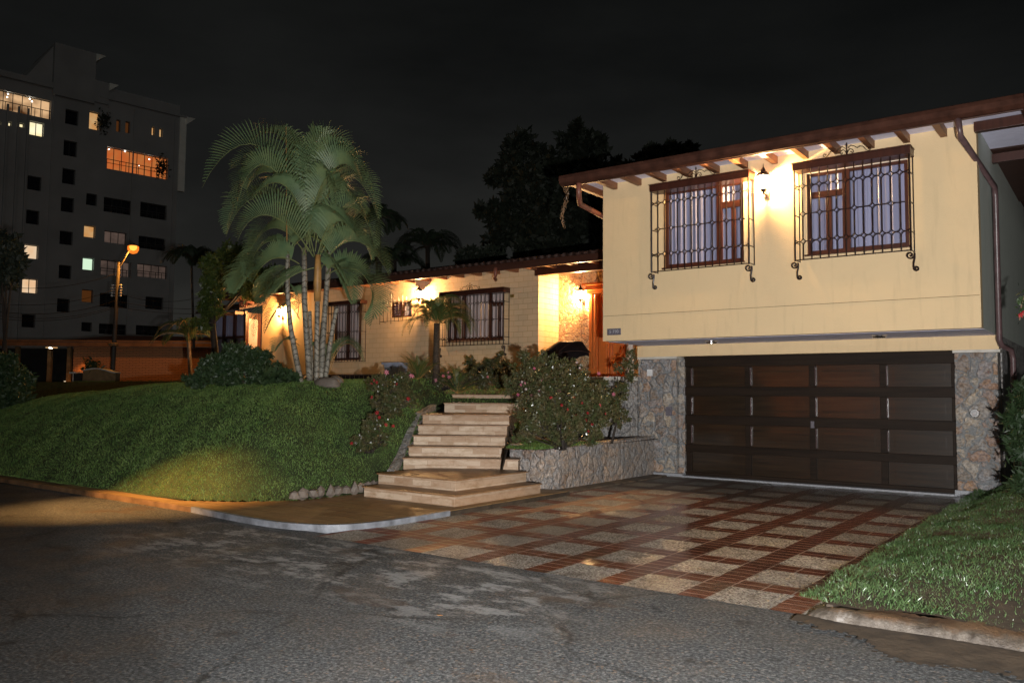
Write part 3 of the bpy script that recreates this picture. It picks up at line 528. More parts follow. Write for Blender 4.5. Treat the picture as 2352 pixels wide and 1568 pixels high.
# number plate
pm = MB().box((-7.60, FY-.022, 2.635), (-7.32, FY-.002, 2.755)); pl = pm.build('number_plate', 'plate', H, bevel=.004)
def text(name, s, size, loc, rot, m, parent, ext=.003):
    c = bpy.data.curves.new(name, 'FONT'); c.body = s; c.size = size; c.extrude = ext; c.align_x = 'CENTER'; c.align_y = 'CENTER'
    t = bpy.data.objects.new(name, c); COL.objects.link(t); bpy.context.view_layer.update()
    me = bpy.data.meshes.new_from_object(t.evaluated_get(bpy.context.evaluated_depsgraph_get())); bpy.data.objects.remove(t)
    R = Matrix.Translation(Vector(loc)-origin(parent)) @ Matrix.Rotation(rot, 4, 'X'); me.transform(R); o = bpy.data.objects.new(name, me); COL.objects.link(o); me.materials.clear(); me.materials.append(MT[m]); o.parent = parent; return o
text('house_number', '5 190', .085, (-7.46, FY-.025, 2.695), pi/2, 'plate_num', H)
# ---- windows
def window(name, f, hole, stiles, rails, cur, big, rec=.09, fw=.055, bwall='frame_wood'):
    """frame in a hole; stiles: list of x of main mullions; rails: [(xa, xb, z)] transoms; extra small stiles via tuple(len 3)"""
    a, c, b, d = hole; mb = MB(); y0, y1 = rec-.055, rec+.0
    fr_ = lambda p, q: mb.obox(f, p, q)
    fr_((a, c, y0), (b, c+fw, y1)); fr_((a, d-fw, y0), (b, d, y1)); fr_((a, c+fw, y0), (a+fw, d-fw, y1)); fr_((b-fw, c+fw, y0), (b, d-fw, y1))
    for x, zlo, zhi, w in stiles: fr_((x-w/2, zlo, y0-.004), (x+w/2, zhi, y1-.004))
    for xa, xb, z, w in rails: fr_((xa, z-w/2, y0-.002), (xb, z+w/2, y1-.002))
    o = mb.build(name, bwall, H, bevel=.004)
    # glass-and-curtain sheet with gentle folds
    n = 90; V = []; F = []
    for i in range(n+1):
        x = a+(b-a)*i/n; w = rec+.01+.014*sin(i*1.05)+.008*sin(i*.53+1)
        V += [f(x, c, w), f(x, d, w)]
    F = [(2*i, 2*i+2, 2*i+3, 2*i+1) for i in range(n)]
    cu = np_obj('curtain', V, F, cur, H, True); cu.parent = o
    return o
a, c, b, d = W1; xs = -5.46
window('window', fF, W1, [(xs, c, d, .10), (-5.21, c+.05, 4.70, .07)], [(xs, b, 4.76, .11)], 'curtain', 0)
a, c, b, d = W2; xs = -3.40
window('window', fF, W2, [(xs, c, d, .11), (-3.66, c+.05, 4.66, .09)], [(a, xs, 4.72, .10)], 'curtain', 0)
# pale reveal lining around the opening
for (a, c, b, d) in (W1, W2):
    s = .002; MB().box((a, FY+s, d-.01), (b, FY+.09, d-.001)).build('window_reveal', 'white_paint', H)
    MB().box((a-.03, FY-.05, c-.03), (b+.02, FY+.03, c-.005)).build('window_sill', 'frame_wood', H)
# ---- wrought iron grille
def arc(cx, cz, r, a0, a1, y, n=5): return [(cx+r*cos(a0+(a1-a0)*i/n), y, cz+r*sin(a0+(a1-a0)*i/n)) for i in range(n+1)]
def spiral(cx, cz, r0, r1, a0, a1, y, n=14): return [(cx+(r0+(r1-r0)*i/n)*cos(a0+(a1-a0)*i/n), y, cz+(r0+(r1-r0)*i/n)*sin(a0+(a1-a0)*i/n)) for i in range(n+1)]
def grille(x0, x1, z0, zh0, zh1, yf, yw, rows, n, br=.0088, scrolls=True, ornament=True, hood=True, feet=(True, True)):
    g = MB(); w = (x1-x0)/n; zT, zM, zB = rows; r = w/2
    for i in range(n+1):
        x = x0+i*w; end = i in (0, n); R = br*1.5 if end else br
        if end: g.tube([(x, yf, z0), (x, yf, zh0)], R, 6)
        else:
            g.tube([(x, yf, zh0), (x, yf, zT+r)], R, 5); g.tube([(x, yf, z0), (x, yf, zB-r)], R, 5)
            if i % 2: 
                for p, q in ((zT-r, zM+r), (zM-r, zB+r)): g.tube([(x, yf, p), (x, yf, q)], R, 5)
                g.tube(arc(x-r, zM+r, r, 0, -pi/2, yf), R*.8, 5); g.tube(arc(x+r, zM+r, r, pi, 1.5*pi, yf), R*.8, 5); g.tube(arc(x-r, zM-r, r, 0, pi/2, yf), R*.8, 5); g.tube(arc(x+r, zM-r, r, pi, pi/2, yf), R*.8, 5)
            else: g.tube([(x, yf, zT-r), (x, yf, zB+r)], R, 5); g.tube([(x-r, yf, zM), (x+r, yf, zM)], R*.8, 5)
    for i in range(n):
        cx = x0+(i+.5)*w
        for z in (zT, zB):
            g.tube(arc(cx, z+r, r, pi, 2*pi, yf, 8), br*.8, 5); g.tube(arc(cx, z-r, r, pi, 0, yf, 8), br*.8, 5)
    g.box((x0-.01, yf-.006, z0-.012), (x1+.01, yf+.006, z0))
    for x in (x0, x1):
        g.tube([(x, yw-.02, z0), (x, yw-.02, zh0)], br*1.2, 5)
        for z in (z0, zT, zM, zB): g.tube([(x, yf, z), (x, yw, z)], br, 5)
    o = g.build('window_grille', 'iron', H)
    if hood:
        hd = MB().box((x0-.02, yf-.03, zh0), (x1+.02, yw, zh1-.012)).box((x0-.035, yf-.045, zh1-.012), (x1+.035, yw, zh1)).build('hood', 'frame_wood', H, bevel=.004); hd.parent = o
    if scrolls:
        for x, on in ((x0, feet[0]), (x1, feet[1])):
            if not on: continue
            s = MB(); sg = 1
            s.tube(spiral(x-.012, z0-.075, .012, .062, -2.6*pi, .12*pi-0.0, yf, 18)[::1]+[(x+.045, yf, z0-.12), (x+.028, yf, z0-.20), (x+.030, yf, z0-.27)]+spiral(x+.065, z0-.275, .036, .012, pi*1.05, 3.3*pi, yf), .012, 6).tube([(x, yf, z0), (x, yf, z0-.02)], .012, 6)
            s.build('scroll', 'iron', H).parent = o
    if ornament:
        cx = (x0+x1)/2-.02*(x1-x0); s = MB(); zb = zh1+.005; q = .0055
        for sg in (-1, 1):
            X = lambda d: cx+sg*d
            s.tube([(X(.0), yf, zb), (X(.02), yf, zb+.06), (X(.05), yf, zb+.085), (X(.085), yf, zb+.07), (X(.10), yf, zb+.035), (X(.08), yf, zb+.018), (X(.062), yf, zb+.03), (X(.066), yf, zb+.045)], q, 5)
            s.tube([(X(.02), yf, zb+.10), (X(.06), yf, zb+.135), (X(.11), yf, zb+.115), (X(.15), yf, zb+.08), (X(.19), yf, zb+.10), (X(.24), yf, zb+.085), (X(.27), yf, zb+.04), (X(.31), yf, zb+.008), (X(.345), yf, zb+.03), (X(.335), yf, zb+.065), (X(.305), yf, zb+.06), (X(.31), yf, zb+.04)], q, 5)
        s.tube([(cx, yf, zb), (cx, yf, zb+.12)], q*1.3, 5); s.tube([(cx, yf, zb+.11), (cx, yf, zb+.15), (cx, yf, zb+.19)], [.004, .016, .003], 6)
        s.build('scroll_crest', 'iron', H).parent = o
    return o
GF = 12.95
grille(-6.58, -4.84, 3.69, 5.09, 5.215, GF, FY, (4.88, 4.42, 3.98), 14)
grille(-4.10, -2.44, 3.67, 5.08, 5.20, GF, FY, (4.82, 4.38, 3.95), 13)
# ---- wing roof: fascia/gutter, rafters, soffit boards, tiles
EY = 12.42
MB().box((-8.03, EY+.12, 5.43), (-.98, 13.6, 5.47)).build('eave_boards', 'soffit', H)
MB().box((-8.06, EY-.02, 5.28), (-.97, EY+.02, 5.50)).build('fascia', 'fascia', H, bevel=.004)
gt = MB(); L = 32; prof = [(EY-.02, 5.47), (EY-.13, 5.46), (EY-.15, 5.40), (EY-.13, 5.33), (EY-.07, 5.29), (EY-.02, 5.29)]
for x in (-8.08, -.96): pass
gt.add([(-8.08, y, z) for y, z in prof]+[(-.95, y, z) for y, z in prof], [(0, 1, 2, 3, 4, 5), (11, 10, 9, 8, 7, 6)]+[(i, i+6, (i+1) % 6+6, (i+1) % 6) for i in range(6)]); gt.build('gutter', 'gutter_dark', H, bevel=.004)
for i, x in enumerate([-7.94]+[-7.44+.4927*k for k in range(12)]):
    MB().box((x-.045, EY+.03, 5.31), (x+.045, FY+.3 if x > X0 else 15, 5.428)).build('rafter', 'beam_wood', H, bevel=.004)
for y0, y1 in ((13.0, 13.11), (14.9, 15.01)):
    MB().box((X1, y0, 5.26), (-.98, y1, 5.40)).build('outrigger_beam', 'frame_wood', H, bevel=.004)
MB().box((-1.0, 12.5, 5.30), (-.94, 19, 5.52)).build('barge_board', 'frame_wood', H)
MB().box((X1+.002, 13.62, 5.43), (-1.002, 14.7, 5.47)).build('eave_boards', 'soffit', H); MB().box((X1+.002, 14.70, 5.428), (-1.002, 19, 5.468)).build('eave_boards', 'fascia', H)
def tiled(name, xa, xb, ya, yb, za, slope, pitch=.23, m='roof_tile', back=True):
    # barrel tiles as corrugation running down the slope
    nx = int((xb-xa)/pitch*6); V = []; F = []; zr = za+slope*(yb-ya)
    for i in range(nx+1):
        x = xa+(xb-xa)*i/nx; c_ = abs(sin(pi*(x-xa)/pitch))*.04
        V += [(x, ya, za), (x, ya-.03, za+.035+c_), (x, yb, zr+.035+c_), (x, yb+5, za-.2)]
    for i in range(nx):
        a_ = 4*i; b_ = a_+4; F += [(a_, b_, b_+1, a_+1), (a_+1, b_+1, b_+2, a_+2), (a_+2, b_+2, b_+3, a_+3)]
    F += [(0, 1, 2, 3)]; n_ = 4*nx; F += [(n_+3, n_+2, n_+1, n_)]
    o = origin(H); me = bpy.data.meshes.new(name); me.from_pydata([(x-o.x, y-o.y, z-o.z) for x, y, z in V], [], F); return link(name, me, m, H)
tiled('roof', -8.05, -.96, EY+.06, 16.5, 5.40, .24)
# downpipes
def pipe(name, pts, r, m='pipe'): return MB().tube(smooth_path([tuple(p) for p in pts], 1), r, 8).build(name, m, H, True)
pipe('downpipe', [(-1.72, EY-.04, 5.30), (-1.70, EY-.02, 5.06), (-1.52, 14.30, 4.86-.12), (-1.52, 14.36, 4.6), (-1.52, 14.36, 2.42), (-1.50, 14.40, 2.34), (-1.40, 14.62, 2.28), (-1.38, 14.66, 2.15), (-1.38, 14.66, .05)], .042)
pipe('downpipe', [(-7.72, EY-.04, 5.30), (-7.74, EY, 5.08), (-7.84, EY+.2, 4.98), (-7.78, 13.5, 4.86), (-7.78, 13.8, 4.84)], .05, 'gutter')
# ---- brick front
BY = 17.5; BX1 = -12.12; BXS = -20.3; BXL = -23.5; BZ0, BZ1 = 1.9, 5.0
def fB(u, v, w): return (u, BY+w, v)
W3 = (-15.22, 3.0, -13.24, 4.30); W4 = (-17.42, 3.77, -16.58, 4.22); W5 = (-19.9, 2.55, -18.66, 4.33)
MB().wall(fB, BXS, BX1, BZ0+.22, BZ1, [W3, W4, W5], t=.25, rev=.1).build('front_wall', 'brick_front', H)
MB().box((BX1-.25, BY+.25, BZ0), (BX1, 20.6, BZ1)).build('return_wall', 'brick_return', H)
# skin of the return wall in courses running along y
MB().box((BXL, BY, BZ0+.22), (BXS-.001, BY+.25, BZ1)).build('plaster_wall', 'plaster_orange', H)
MB().box((BXL, BY-.012, BZ0-.3), (BX1-.01, BY+.2, BZ0+.217)).build('plinth', 'plinth_tile', H)
MB().box((BX1+.002, 18.45, BZ0), (-7.9, 18.7, BZ1)).build('porch_wall', 'stone_orange', H)
window('window', fB, W3, [(-14.66, 3.0, 4.30, .10), (-13.72, 3.0, 4.30, .10), (-14.95, 3.05, 3.95, .08), (-13.42, 3.05, 3.93, .08)], [(-15.22, -14.66, 3.95, .11), (-13.72, -13.24, 3.95, .10)], 'curtain_warm', 0, fw=.07)
window('window', fB, W4, [(-17.0, 3.77, 4.22, .12)], [], 'curtain', 0, fw=.04)
lv = MB()
for k in range(6): lv.box((-17.38, BY+.02, 3.80+k*.07), (-17.08, BY+.05, 3.84+k*.07))
lv.build('louvre', 'frame_wood', H)
window('window', fB, W5, [(-19.3, 2.55, 4.33, .11), (-18.75, 2.55, 4.33, .1)], [], 'curtain_warm', 0, fw=.08)
MB().box((-13.9, BY-.03, 2.97), (-13.2, BY+.03, 2.995)).box((-15.25, BY-.03, 2.965), (-13.9, BY+.03, 2.99)).build('window_sill', 'frame_wood', H)
GB = 17.25
grille(-15.28, -13.05, 2.86, 4.22, 4.35, GB, BY, (3.98, 3.52, 3.05), 18, feet=(True, True))
grille(-20.0, -18.45, 2.5, 4.24, 4.35, GB, BY, (4.0, 3.4, 2.8), 12, scrolls=False, ornament=False)
# basket grille around the bathroom window
bg = MB(); x0, x1 = -17.62, -16.1
for i in range(11):
    x = x0+(x1-x0)*i/10; zt = 4.26+.12*((i*7) % 3 == 0)+.06*(i % 2); bg.tube([(x, GB, 3.62-.06*(i in (0, 3))), (x, GB, zt)], .008, 5)
for z in (3.64, 4.06, 4.20): bg.tube([(x0, GB, z), (x1, GB, z)], .007, 5)
for x in (x0, x1):
    for z in (3.64, 4.20): bg.tube([(x, GB, z), (x, BY, z)], .007, 5)
for i in range(0, 10, 3):
    cx = x0+(x1-x0)*(i+.5)/10; bg.tube(arc(cx, 3.95, .07, 0, 2*pi, GB, 10), .006, 5)
bg.build('window_grille', 'iron', H)
MB().box((-13.02, BY-.02, 4.09), (-12.90, BY-.002, 4.17)).build('wall_plaque', 'brass', H)
# porch: floor, beam, door
MB().prism([(-12.1, 15.3), (-7.86, 15.3), (-7.86, 18.44), (-12.1, 18.44)], 1.0, 1.93).build('porch_floor', 'tread', H)
MB().box((-10.7, 15.15, 1.84), (-7.84, 15.42, 1.935)).build('porch_kerb', 'cap', H, bevel=.01)
MB().box((-10.6, 15.2, .3), (-7.84, 15.4, 1.838)).build('retaining_wall', 'stone_ret', H, bevel=.02)
MB().box((-12.2, 17.42, 4.60), (-7.6, 17.60, 4.86)).build('porch_beam', 'frame_wood', H, bevel=.01)
MB().box((-12.1, 17.62, 4.86), (-7.6, 18.5, 4.9)).build('porch_ceiling', 'beam_wood', H)
DX0, DX1, DZ = -11.12, -9.9, 1.935; PY = 18.45
df = MB().box((DX0, PY-.10, DZ), (DX0+.07, PY-.003, 4.15))
for k in range(4): df.box((DX0+.07+k*.05, PY-.13+.012*(k % 2), DZ+.28), (DX0+.11+k*.05, PY-.003, 4.12))
df.box((DX0-.01, PY-.14, DZ), (DX0+.27, PY-.002, DZ+.28)).box((DX0-.04, PY-.16, 4.15), (DX1+.1, PY-.002, 4.24)).box((DX0-.08, PY-.20, 4.24), (DX1+.1, PY-.002, 4.30)).box((DX0-.13, PY-.26, 4.36), (DX1+.1, PY-.002, 4.42)).box((DX0-.06, PY-.17, 4.30), (DX1+.1, PY-.002, 4.36))
df.box((-10.84, PY-.06, DZ), (-10.64, PY-.01, 4.05)).box((-10.62, PY-.12, DZ), (-10.58, PY-.02, 4.15)); df.box((-10.56, PY-.12, DZ), (-10.52, PY-.02, 4.15))
df.build('door_frame', 'door_wood', H, bevel=.006)
dr = MB().box((-10.51, PY-.07, DZ), (-10.09, PY-.02, 4.1)); do = dr.build('front_door', 'door_wood', H)
for z0, z1 in ((DZ+.10, DZ+.48), (DZ+.56, DZ+.98), (DZ+1.06, DZ+1.9)):
    p = MB()
    for a_, b_ in ((-10.46, -10.13),):
        p.box((a_, PY-.135, z0), (b_, PY-.071, z0+.03)).box((a_, PY-.135, z1-.03), (b_, PY-.071, z1)).box((a_, PY-.135, z0+.03), (a_+.03, PY-.071, z1-.03)).box((b_-.03, PY-.135, z0+.03), (b_, PY-.071, z1-.03)).box((a_+.07, PY-.095, z0+.07), (b_-.07, PY-.071, z1-.07))
    p.build('door_moulding', 'door_wood', H, bevel=.006).parent = do
MB().box((-10.05, PY-.05, DZ), (-7.9, PY-.01, 4.3)).build('porch_panel', 'white_paint', H)
# ---- main roof
MY = 16.86
MB().box((-25.9, MY-.02, 4.72), (-7.72, MY+.03, 4.90)).build('fascia', 'fascia', H)
MB().box((-25.9, MY+.03, 4.86), (-7.72, 17.8, 4.895)).build('eave_boards', 'beam_wood', H)
for k in range(30):
    x = -25.2+k*.62
    if x < -7.9: MB().box((x-.05, MY+.04, 4.74), (x+.05, 17.78 if x < BX1 else 18.2, 4.856)).build('rafter', 'beam_wood', H)
tiled('roof', -25.95, -7.72, MY, 20.6, 4.91, .21)
gp = onY(1137, 612, 16.78); pipe('gutter_outlet', [(gp.x, 16.80, 4.80), (gp.x, 16.80, 4.62), (gp.x-.05, 16.83, 4.56), (gp.x-.30, 17.2, 4.55)], .05, 'gutter')
for k in range(4): rockmesh(MB(), (0, 0, 0), (1, 1, 1), 1, 1)
# bay window at the far left end
MB().box((-25.4, 16.85, 1.8), (-23.55, 17.5, 2.55)).build('bay_wall', 'plaster_orange', H)
bw = MB().box((-25.4, 16.85, 2.55), (-23.55, 16.93, 2.62)).box((-25.4, 16.85, 4.15), (-23.55, 16.93, 4.25))
for k in range(4): bw.box((-25.4+k*.598, 16.85, 2.62), (-25.3+k*.598, 16.93, 4.15))
bw.box((-25.4, 16.86, 3.35), (-23.55, 16.92, 3.43)).box((-23.63, 16.95, 2.55), (-23.55, 17.5, 4.2)).build('bay_window', 'frame_wood', H)
MB().box((-25.38, 16.95, 2.6), (-23.66, 16.97, 4.15)).build('bay_pane', 'curtain', H)
MB().box((-23.552, 17.0, 2.9), (-23.54, 17.35, 4.0)).build('bay_side_pane', 'curtain_warm', H)
r_ = MB().add([(-25.8, 16.45, 4.30), (-23.3, 16.45, 4.30), (-23.3, 17.5, 4.62), (-25.8, 17.5, 4.62), (-25.8, 16.45, 4.24), (-23.3, 16.45, 4.24), (-23.3, 17.5, 4.5), (-25.8, 17.5, 4.5)], [(0, 1, 2, 3), (4, 7, 6, 5), (0, 4, 5, 1), (1, 5, 6, 2), (3, 2, 6, 7), (0, 3, 7, 4)]); r_.build('bay_roof', 'roof_tile', H)
for k in range(4): MB().box((-25.5+k*.6, 16.5, 4.12), (-25.4+k*.6, 16.9, 4.22)).build('rafter', 'beam_wood', H)
sc_ = MB()
for k in range(3): sc_.tube(spiral(-23.45+.12*k, 4.42-.02*k, .10, .02, 0, 3*pi, 16.6), .02, 6)
sc_.build('gutter_scroll', 'gutter', H)
pipe('downpipe', [(-23.7, 16.75, 4.75), (-23.7, 16.75, 4.62), (-23.3, 17.0, 4.5)], .05, 'gutter')

# ------------------------------------------------------------------ wall lanterns
def lantern(loc, label, power, col=(1, .62, .26), rz=0):
    L = thing('wall_lantern', label, 'lantern', loc, 'wall lanterns on the house')
    x, y, z = loc; y -= .17
    MB().lathe((x, y, z), [(.012, .24), (.03, .21), (.045, .17), (.075, .155), (.12, .10), (.125, .092)], 6).tube([(x, y, z+.24), (x, y, z+.30)], [.008, .003], 5).build('lamp_cap', 'iron', L)
    MB().lathe((x, y, z), [(.055, -.115), (.05, -.14), (.02, -.17), (.006, -.21)], 6).build('lamp_base', 'iron', L)
    MB().tube([(x, y, z-.16), (x, y+.05, z-.20), (x, y+.17, z-.17)], .011, 6).box((x-.045, y+.145, z-.24), (x+.045, y+.168, z-.08)).build('bracket', 'iron', L)
    fr_ = MB()
    for k in range(6):
        a = 2*pi*(k+.5)/6; fr_.tube([(x+.10*cos(a), y+.10*sin(a), z+.09), (x+.055*cos(a), y+.055*sin(a), z-.115)], .005, 4)
    fr_.build('lamp_cage', 'iron', L)
    V = []; 
    for k in range(6):
        a = 2*pi*(k+.5)/6; V += [(x+.095*cos(a), y+.095*sin(a), z+.088), (x+.052*cos(a), y+.052*sin(a), z-.112)]
    np_obj('glass', V, [(2*k, (2*k+2) % 12, (2*k+3) % 12, 2*k+1) for k in range(6)], 'lantern_glass', L)
    ld = bpy.data.lights.new('lamp_light', 'POINT'); ld.energy = power; ld.color = col; ld.shadow_soft_size = .035
    lo = bpy.data.objects.new('lamp_light', ld); COL.objects.link(lo); lo.parent = L; lo.location = (0, -.17, -.01)
    return L
LP = 620.
lantern((-4.62, 13.2, 5.0), 'lit wall lantern between the two upstairs grilled windows', LP)
lantern((-16.15, 17.5, 4.36), 'lit wall lantern on the painted brick wall left of the wide grilled window', LP*1.1, (1, .55, .22))
lantern((-22.4, 17.5, 4.20), 'lit wall lantern on the plain plaster wall behind the palm clump', LP*1.1, (1, .50, .17))
lantern((-11.34, 18.45, 4.14), 'lit wall lantern beside the orange wooden front door', LP*1.1, (1, .58, .24))
# umbrella on the porch
uc = onY(1305, 838, 17.9); U = thing('umbrella', 'open black umbrella resting on the porch by the front door', 'umbrella', (uc.x, uc.y, 1.95))
V = []; F = []; n = 8; m = 6; K = n*4
axz = Vector((-.62, .30, .62)).normalized(); axx = axz.cross(Vector((0, 1, 0))).normalized(); axy = axz.cross(axx); ap_ = Vector((uc.x-.42, uc.y+.12, uc.z+.30))
for j in range(m+1):
    for k in range(K):
        a = 2*pi*k/K; t = j/m; sc2 = 1-.09*abs(sin(a*n/2))*t; r0 = .80*sin(t*1.25)/sin(1.25)*sc2; zz = -.42*(1-cos(t*1.25))/(1-cos(1.25))
        V.append(ap_+axx*(r0*cos(a))+axy*(r0*sin(a))+axz*zz)
for j in range(m):
    for k in range(K): q = (k+1) % K; F.append((j*K+k, j*K+q, (j+1)*K+q, (j+1)*K+k))
uo = np_obj('canopy', V, F, 'fabric_black', U); s_ = uo.modifiers.new('s', 'SOLIDIFY'); s_.thickness = .004
MB().tube([ap_+axz*.06, ap_-axz*.62], .008, 6).tube([ap_-axz*.62, ap_-axz*.72], .016, 6).build('shaft', 'iron', U)
rb = MB()
for k in range(8): rb.tube([V[j*K+k*4]-axz*.008 for j in range(m+1)], .005, 4)
rb.build('ribs', 'umb_rim', U)

# ------------------------------------------------------------------ vegetation
def bez(P, t):
    P = [np.array(p, float) for p in P]; t = np.asarray(t)[:, None]
    return (1-t)**3*P[0]+3*t*(1-t)**2*P[1]+3*t*t*(1-t)*P[2]+t**3*P[3]
def frond(P, parent, ll=.5, n=46, w=.012, m='palm_leaf', bare=.16, droop=.35, vee=.55, stem=.012, sm='stem_orange', name='frond'):
    t = np.linspace(0, 1, 13); C = bez(P, t); mb = MB(); mb.tube([tuple(c) for c in C], [stem*(1-.85*k) for k in t], 5)
    V = []; F = []; ts = np.linspace(bare, 1, n); C2 = bez(P, ts); T = bez(P, np.minimum(ts+.01, 1.01))-bez(P, ts-.01)
    for i in range(n):
        tn = T[i]/(np.linalg.norm(T[i])+1e-9); side = np.cross(tn, (0, 0, 1)); ns = np.linalg.norm(side); side = side/ns if ns > .05 else np.array((1., 0, 0)); up = np.cross(side, tn)
        s_ = (ts[i]-bare)/(1-bare); L = ll*(sin(pi*min(1, s_*.9+.12))**.6)*(1-.45*s_)*random.uniform(.82, 1.1)
        for sg in (-1, 1):
            d = side*sg*.72+up*vee+tn*(.45+.5*s_); d /= np.linalg.norm(d); wv = np.cross(d, up); wv = wv/(np.linalg.norm(wv)+1e-9)*w
            p0 = C2[i]; p1 = p0+d*L*.45; p2 = p0+d*L*.8+np.array((0, 0, -1))*L*droop*.35; p3 = p0+d*L*.98+np.array((0, 0, -1))*L*droop*.85
            b = len(V); V += [p0-wv*.5, p0+wv*.5, p1-wv, p1+wv, p2-wv*.8, p2+wv*.8, p3-wv*.15, p3+wv*.15]; F += [(b, b+1, b+3, b+2), (b+2, b+3, b+5, b+4), (b+4, b+5, b+7, b+6)]
    b = len(mb.v); mb.mat(1); mb.add(V, F); return mb.build(name, [sm, m], parent)
def cr(x, y): return (402.7+x*.4068, 268.5+y*.4068)
PB = ghit(733, 876); PD = (PB-CAM).dot(fwd)
A = thing('areca_palm', 'tall clump of areca palms with ringed pale canes on top of the lawn', 'palm', tuple(PB))
def cane_(pts, r, dd):
    P = [at(x, y, PD+d) for (x, y), d in zip(pts, np.linspace(dd[0], dd[1], len(pts)))]; P[0].z = float(terr(P[0].x, P[0].y))-.03
    P = smooth_path([tuple(p) for p in P], 5); MB().tube([tuple(p) for p in P], [.84*(r[0]+(r[1]-r[0])*i/(len(P)-1)) for i in range(len(P))], 8).build('trunk', 'palm_cane', A, True)
cane_([(692, 868), (676, 800), (666, 740), (660, 650), (661, 570)], (.065, .045), (-.3, -.1))
cane_([(712, 872), (706, 790), (700, 700), (699, 620), (697, 570)], (.075, .055), (0, .4))
cane_([(727, 874), (728, 780), (729, 690)], (.06, .055), (-.3, -.3)); cane_([(738, 874), (742, 780), (746, 720), (752, 640)], (.07, .06), (0, .1))
cane_([(746, 873), (757, 800), (766, 745), (774, 705)], (.06, .045), (-.1, .1)); cane_([(719, 874), (714, 790), (711, 715)], (.055, .045), (.3, .5)); cane_([(733, 874), (737, 800), (741, 740)], (.05, .045), (.3, .5))
MB().tube([tuple(at(x, y, PD-.3)) for x, y in ((729, 692), (729, 650), (730, 615), (730, 585))], [.06, .075, .065, .045], 8).build('crownshaft', 'stem_orange', A, True)
MB().tube([tuple(at(x, y, PD+.1)) for x, y in ((752, 642), (754, 610), (757, 575))], [.055, .05, .03], 8).build('crownshaft', 'palm_cane', A, True)
FX = [((770, 720), (700, 250), (520, 160), (300, 300), .4, .6), ((790, 760), (840, 200), (960, 180), (1060, 380), .3, -.6), ((760, 700), (620, 230), (470, 250), (400, 420), .3, .9), ((780, 700), (830, 330), (960, 330), (1020, 560), .1, -.9), ((740, 780), (620, 600), (520, 560), (420, 760), .2, .8), ((810, 800), (860, 560), (960, 520), (1040, 700), 0, -1.2), ((780, 650), (780, 250), (820, 120), (760, 60), .2, .5), ((700, 830), (600, 760), (500, 780), (430, 940), .1, -.7)]
FR = FX+[((790, 800), (640, 20), (330, 20), (150, 400), .3, -.5), ((750, 640), (560, 130), (400, 200), (340, 540), 0, -.9), ((750, 760), (560, 330), (370, 400), (285, 680), .2, .4), ((780, 790), (640, 560), (450, 440), (350, 700), -.3, -1.3),
 ((760, 640), (730, 60), (880, 30), (1030, 300), 0, .5), ((765, 700), (700, 150), (590, -20), (420, 150), .2, .9), ((775, 660), (800, 60), (960, 110), (1130, 480), .2, .0), ((800, 690), (880, 200), (1060, 260), (1150, 600), 0, .8),
 ((800, 790), (900, 400), (1080, 440), (1130, 760), -.3, -1.1), ((810, 800), (900, 560), (1060, 600), (1110, 820), .2, .6), ((820, 860), (940, 640), (1080, 640), (1210, 900), 0, -.8), ((850, 900), (980, 780), (1180, 880), (1100, 1200), .1, -.5),
 ((790, 850), (640, 880), (520, 960), (440, 1260), -.2, -.9), ((640, 770), (560, 640), (450, 690), (390, 930), -.2, .2), ((640, 800), (480, 780), (380, 860), (320, 1000), -.2, .5), ((740, 700), (820, 240), (940, 240), (900, 520), -.2, -1.4),
 ((745, 720), (700, 360), (560, 280), (430, 470), 0, -1.3), ((720, 780), (800, 500), (900, 480), (1000, 640), .2, -1.2), ((770, 760), (700, 520), (640, 470), (560, 600), .2, 1.3), ((735, 690), (690, 330), (680, 120), (560, 120), .3, 1.2),
 ((730, 700), (800, 350), (1000, 350), (1080, 560), .3, 1.5), ((640, 780), (700, 640), (820, 640), (870, 780), -.1, .9), ((650, 800), (590, 900), (540, 920), (470, 1060), -.1, .7), ((810, 850), (880, 780), (960, 900), (1000, 1060), .2, 1.0),
 ((760, 740), (740, 400), (720, 250), (640, 60), .1, .1), ((850, 900), (880, 800), (940, 800), (980, 960), .1, -.7)]
for k, (a, b, c, d, d0, d1) in enumerate(FR):
    p = [at(*cr(*a), PD+d0), at(*cr(*b), PD+d0+(d1-d0)*.35), at(*cr(*c), PD+d0+(d1-d0)*.75), at(*cr(*d), PD+d1)]
    frond([tuple(q) for q in p], A, ll=(.72 if k < 20 else .6)*random.uniform(.88, 1.1), n=random.randint(42, 54), w=.015*random.uniform(.85, 1.15), vee=random.uniform(.8, 1.05) if k < 16 or k == 32 else random.uniform(.45, .7), droop=random.uniform(.05, .25) if k < 20 else random.uniform(.25, .5), sm='palm_rib')
for a, b, c, d in [((700, 1140), (650, 1020), (560, 1030), (500, 1230)), ((700, 1290), (640, 1240), (590, 1240), (555, 1330)), ((690, 1130), (720, 950), (660, 940), (620, 1010)), ((870, 1440), (930, 1230), (1000, 1240), (1065, 1390)), ((860, 1440), (900, 1280), (980, 1190), (1050, 1330)), ((850, 1440), (860, 1330), (900, 1270), (960, 1300)), ((830, 1440), (820, 1300), (790, 1250), (740, 1300))]:
    p = [at(*cr(*q), PD+.2+.15*i) for i, q in enumerate((a, b, c, d))]; frond([tuple(q) for q in p], A, ll=.34, n=30, w=.012, vee=.5, droop=.3, stem=.009)
MB().tube([tuple(at(x, y, PD)) for x, y in ((757, 590), (758, 540), (700, 330), (661, 292))][:0] or [tuple(at(659, 560, PD)), tuple(at(657, 292, PD))], [.012, .004], 5).build('spear', 'stem_orange', A)
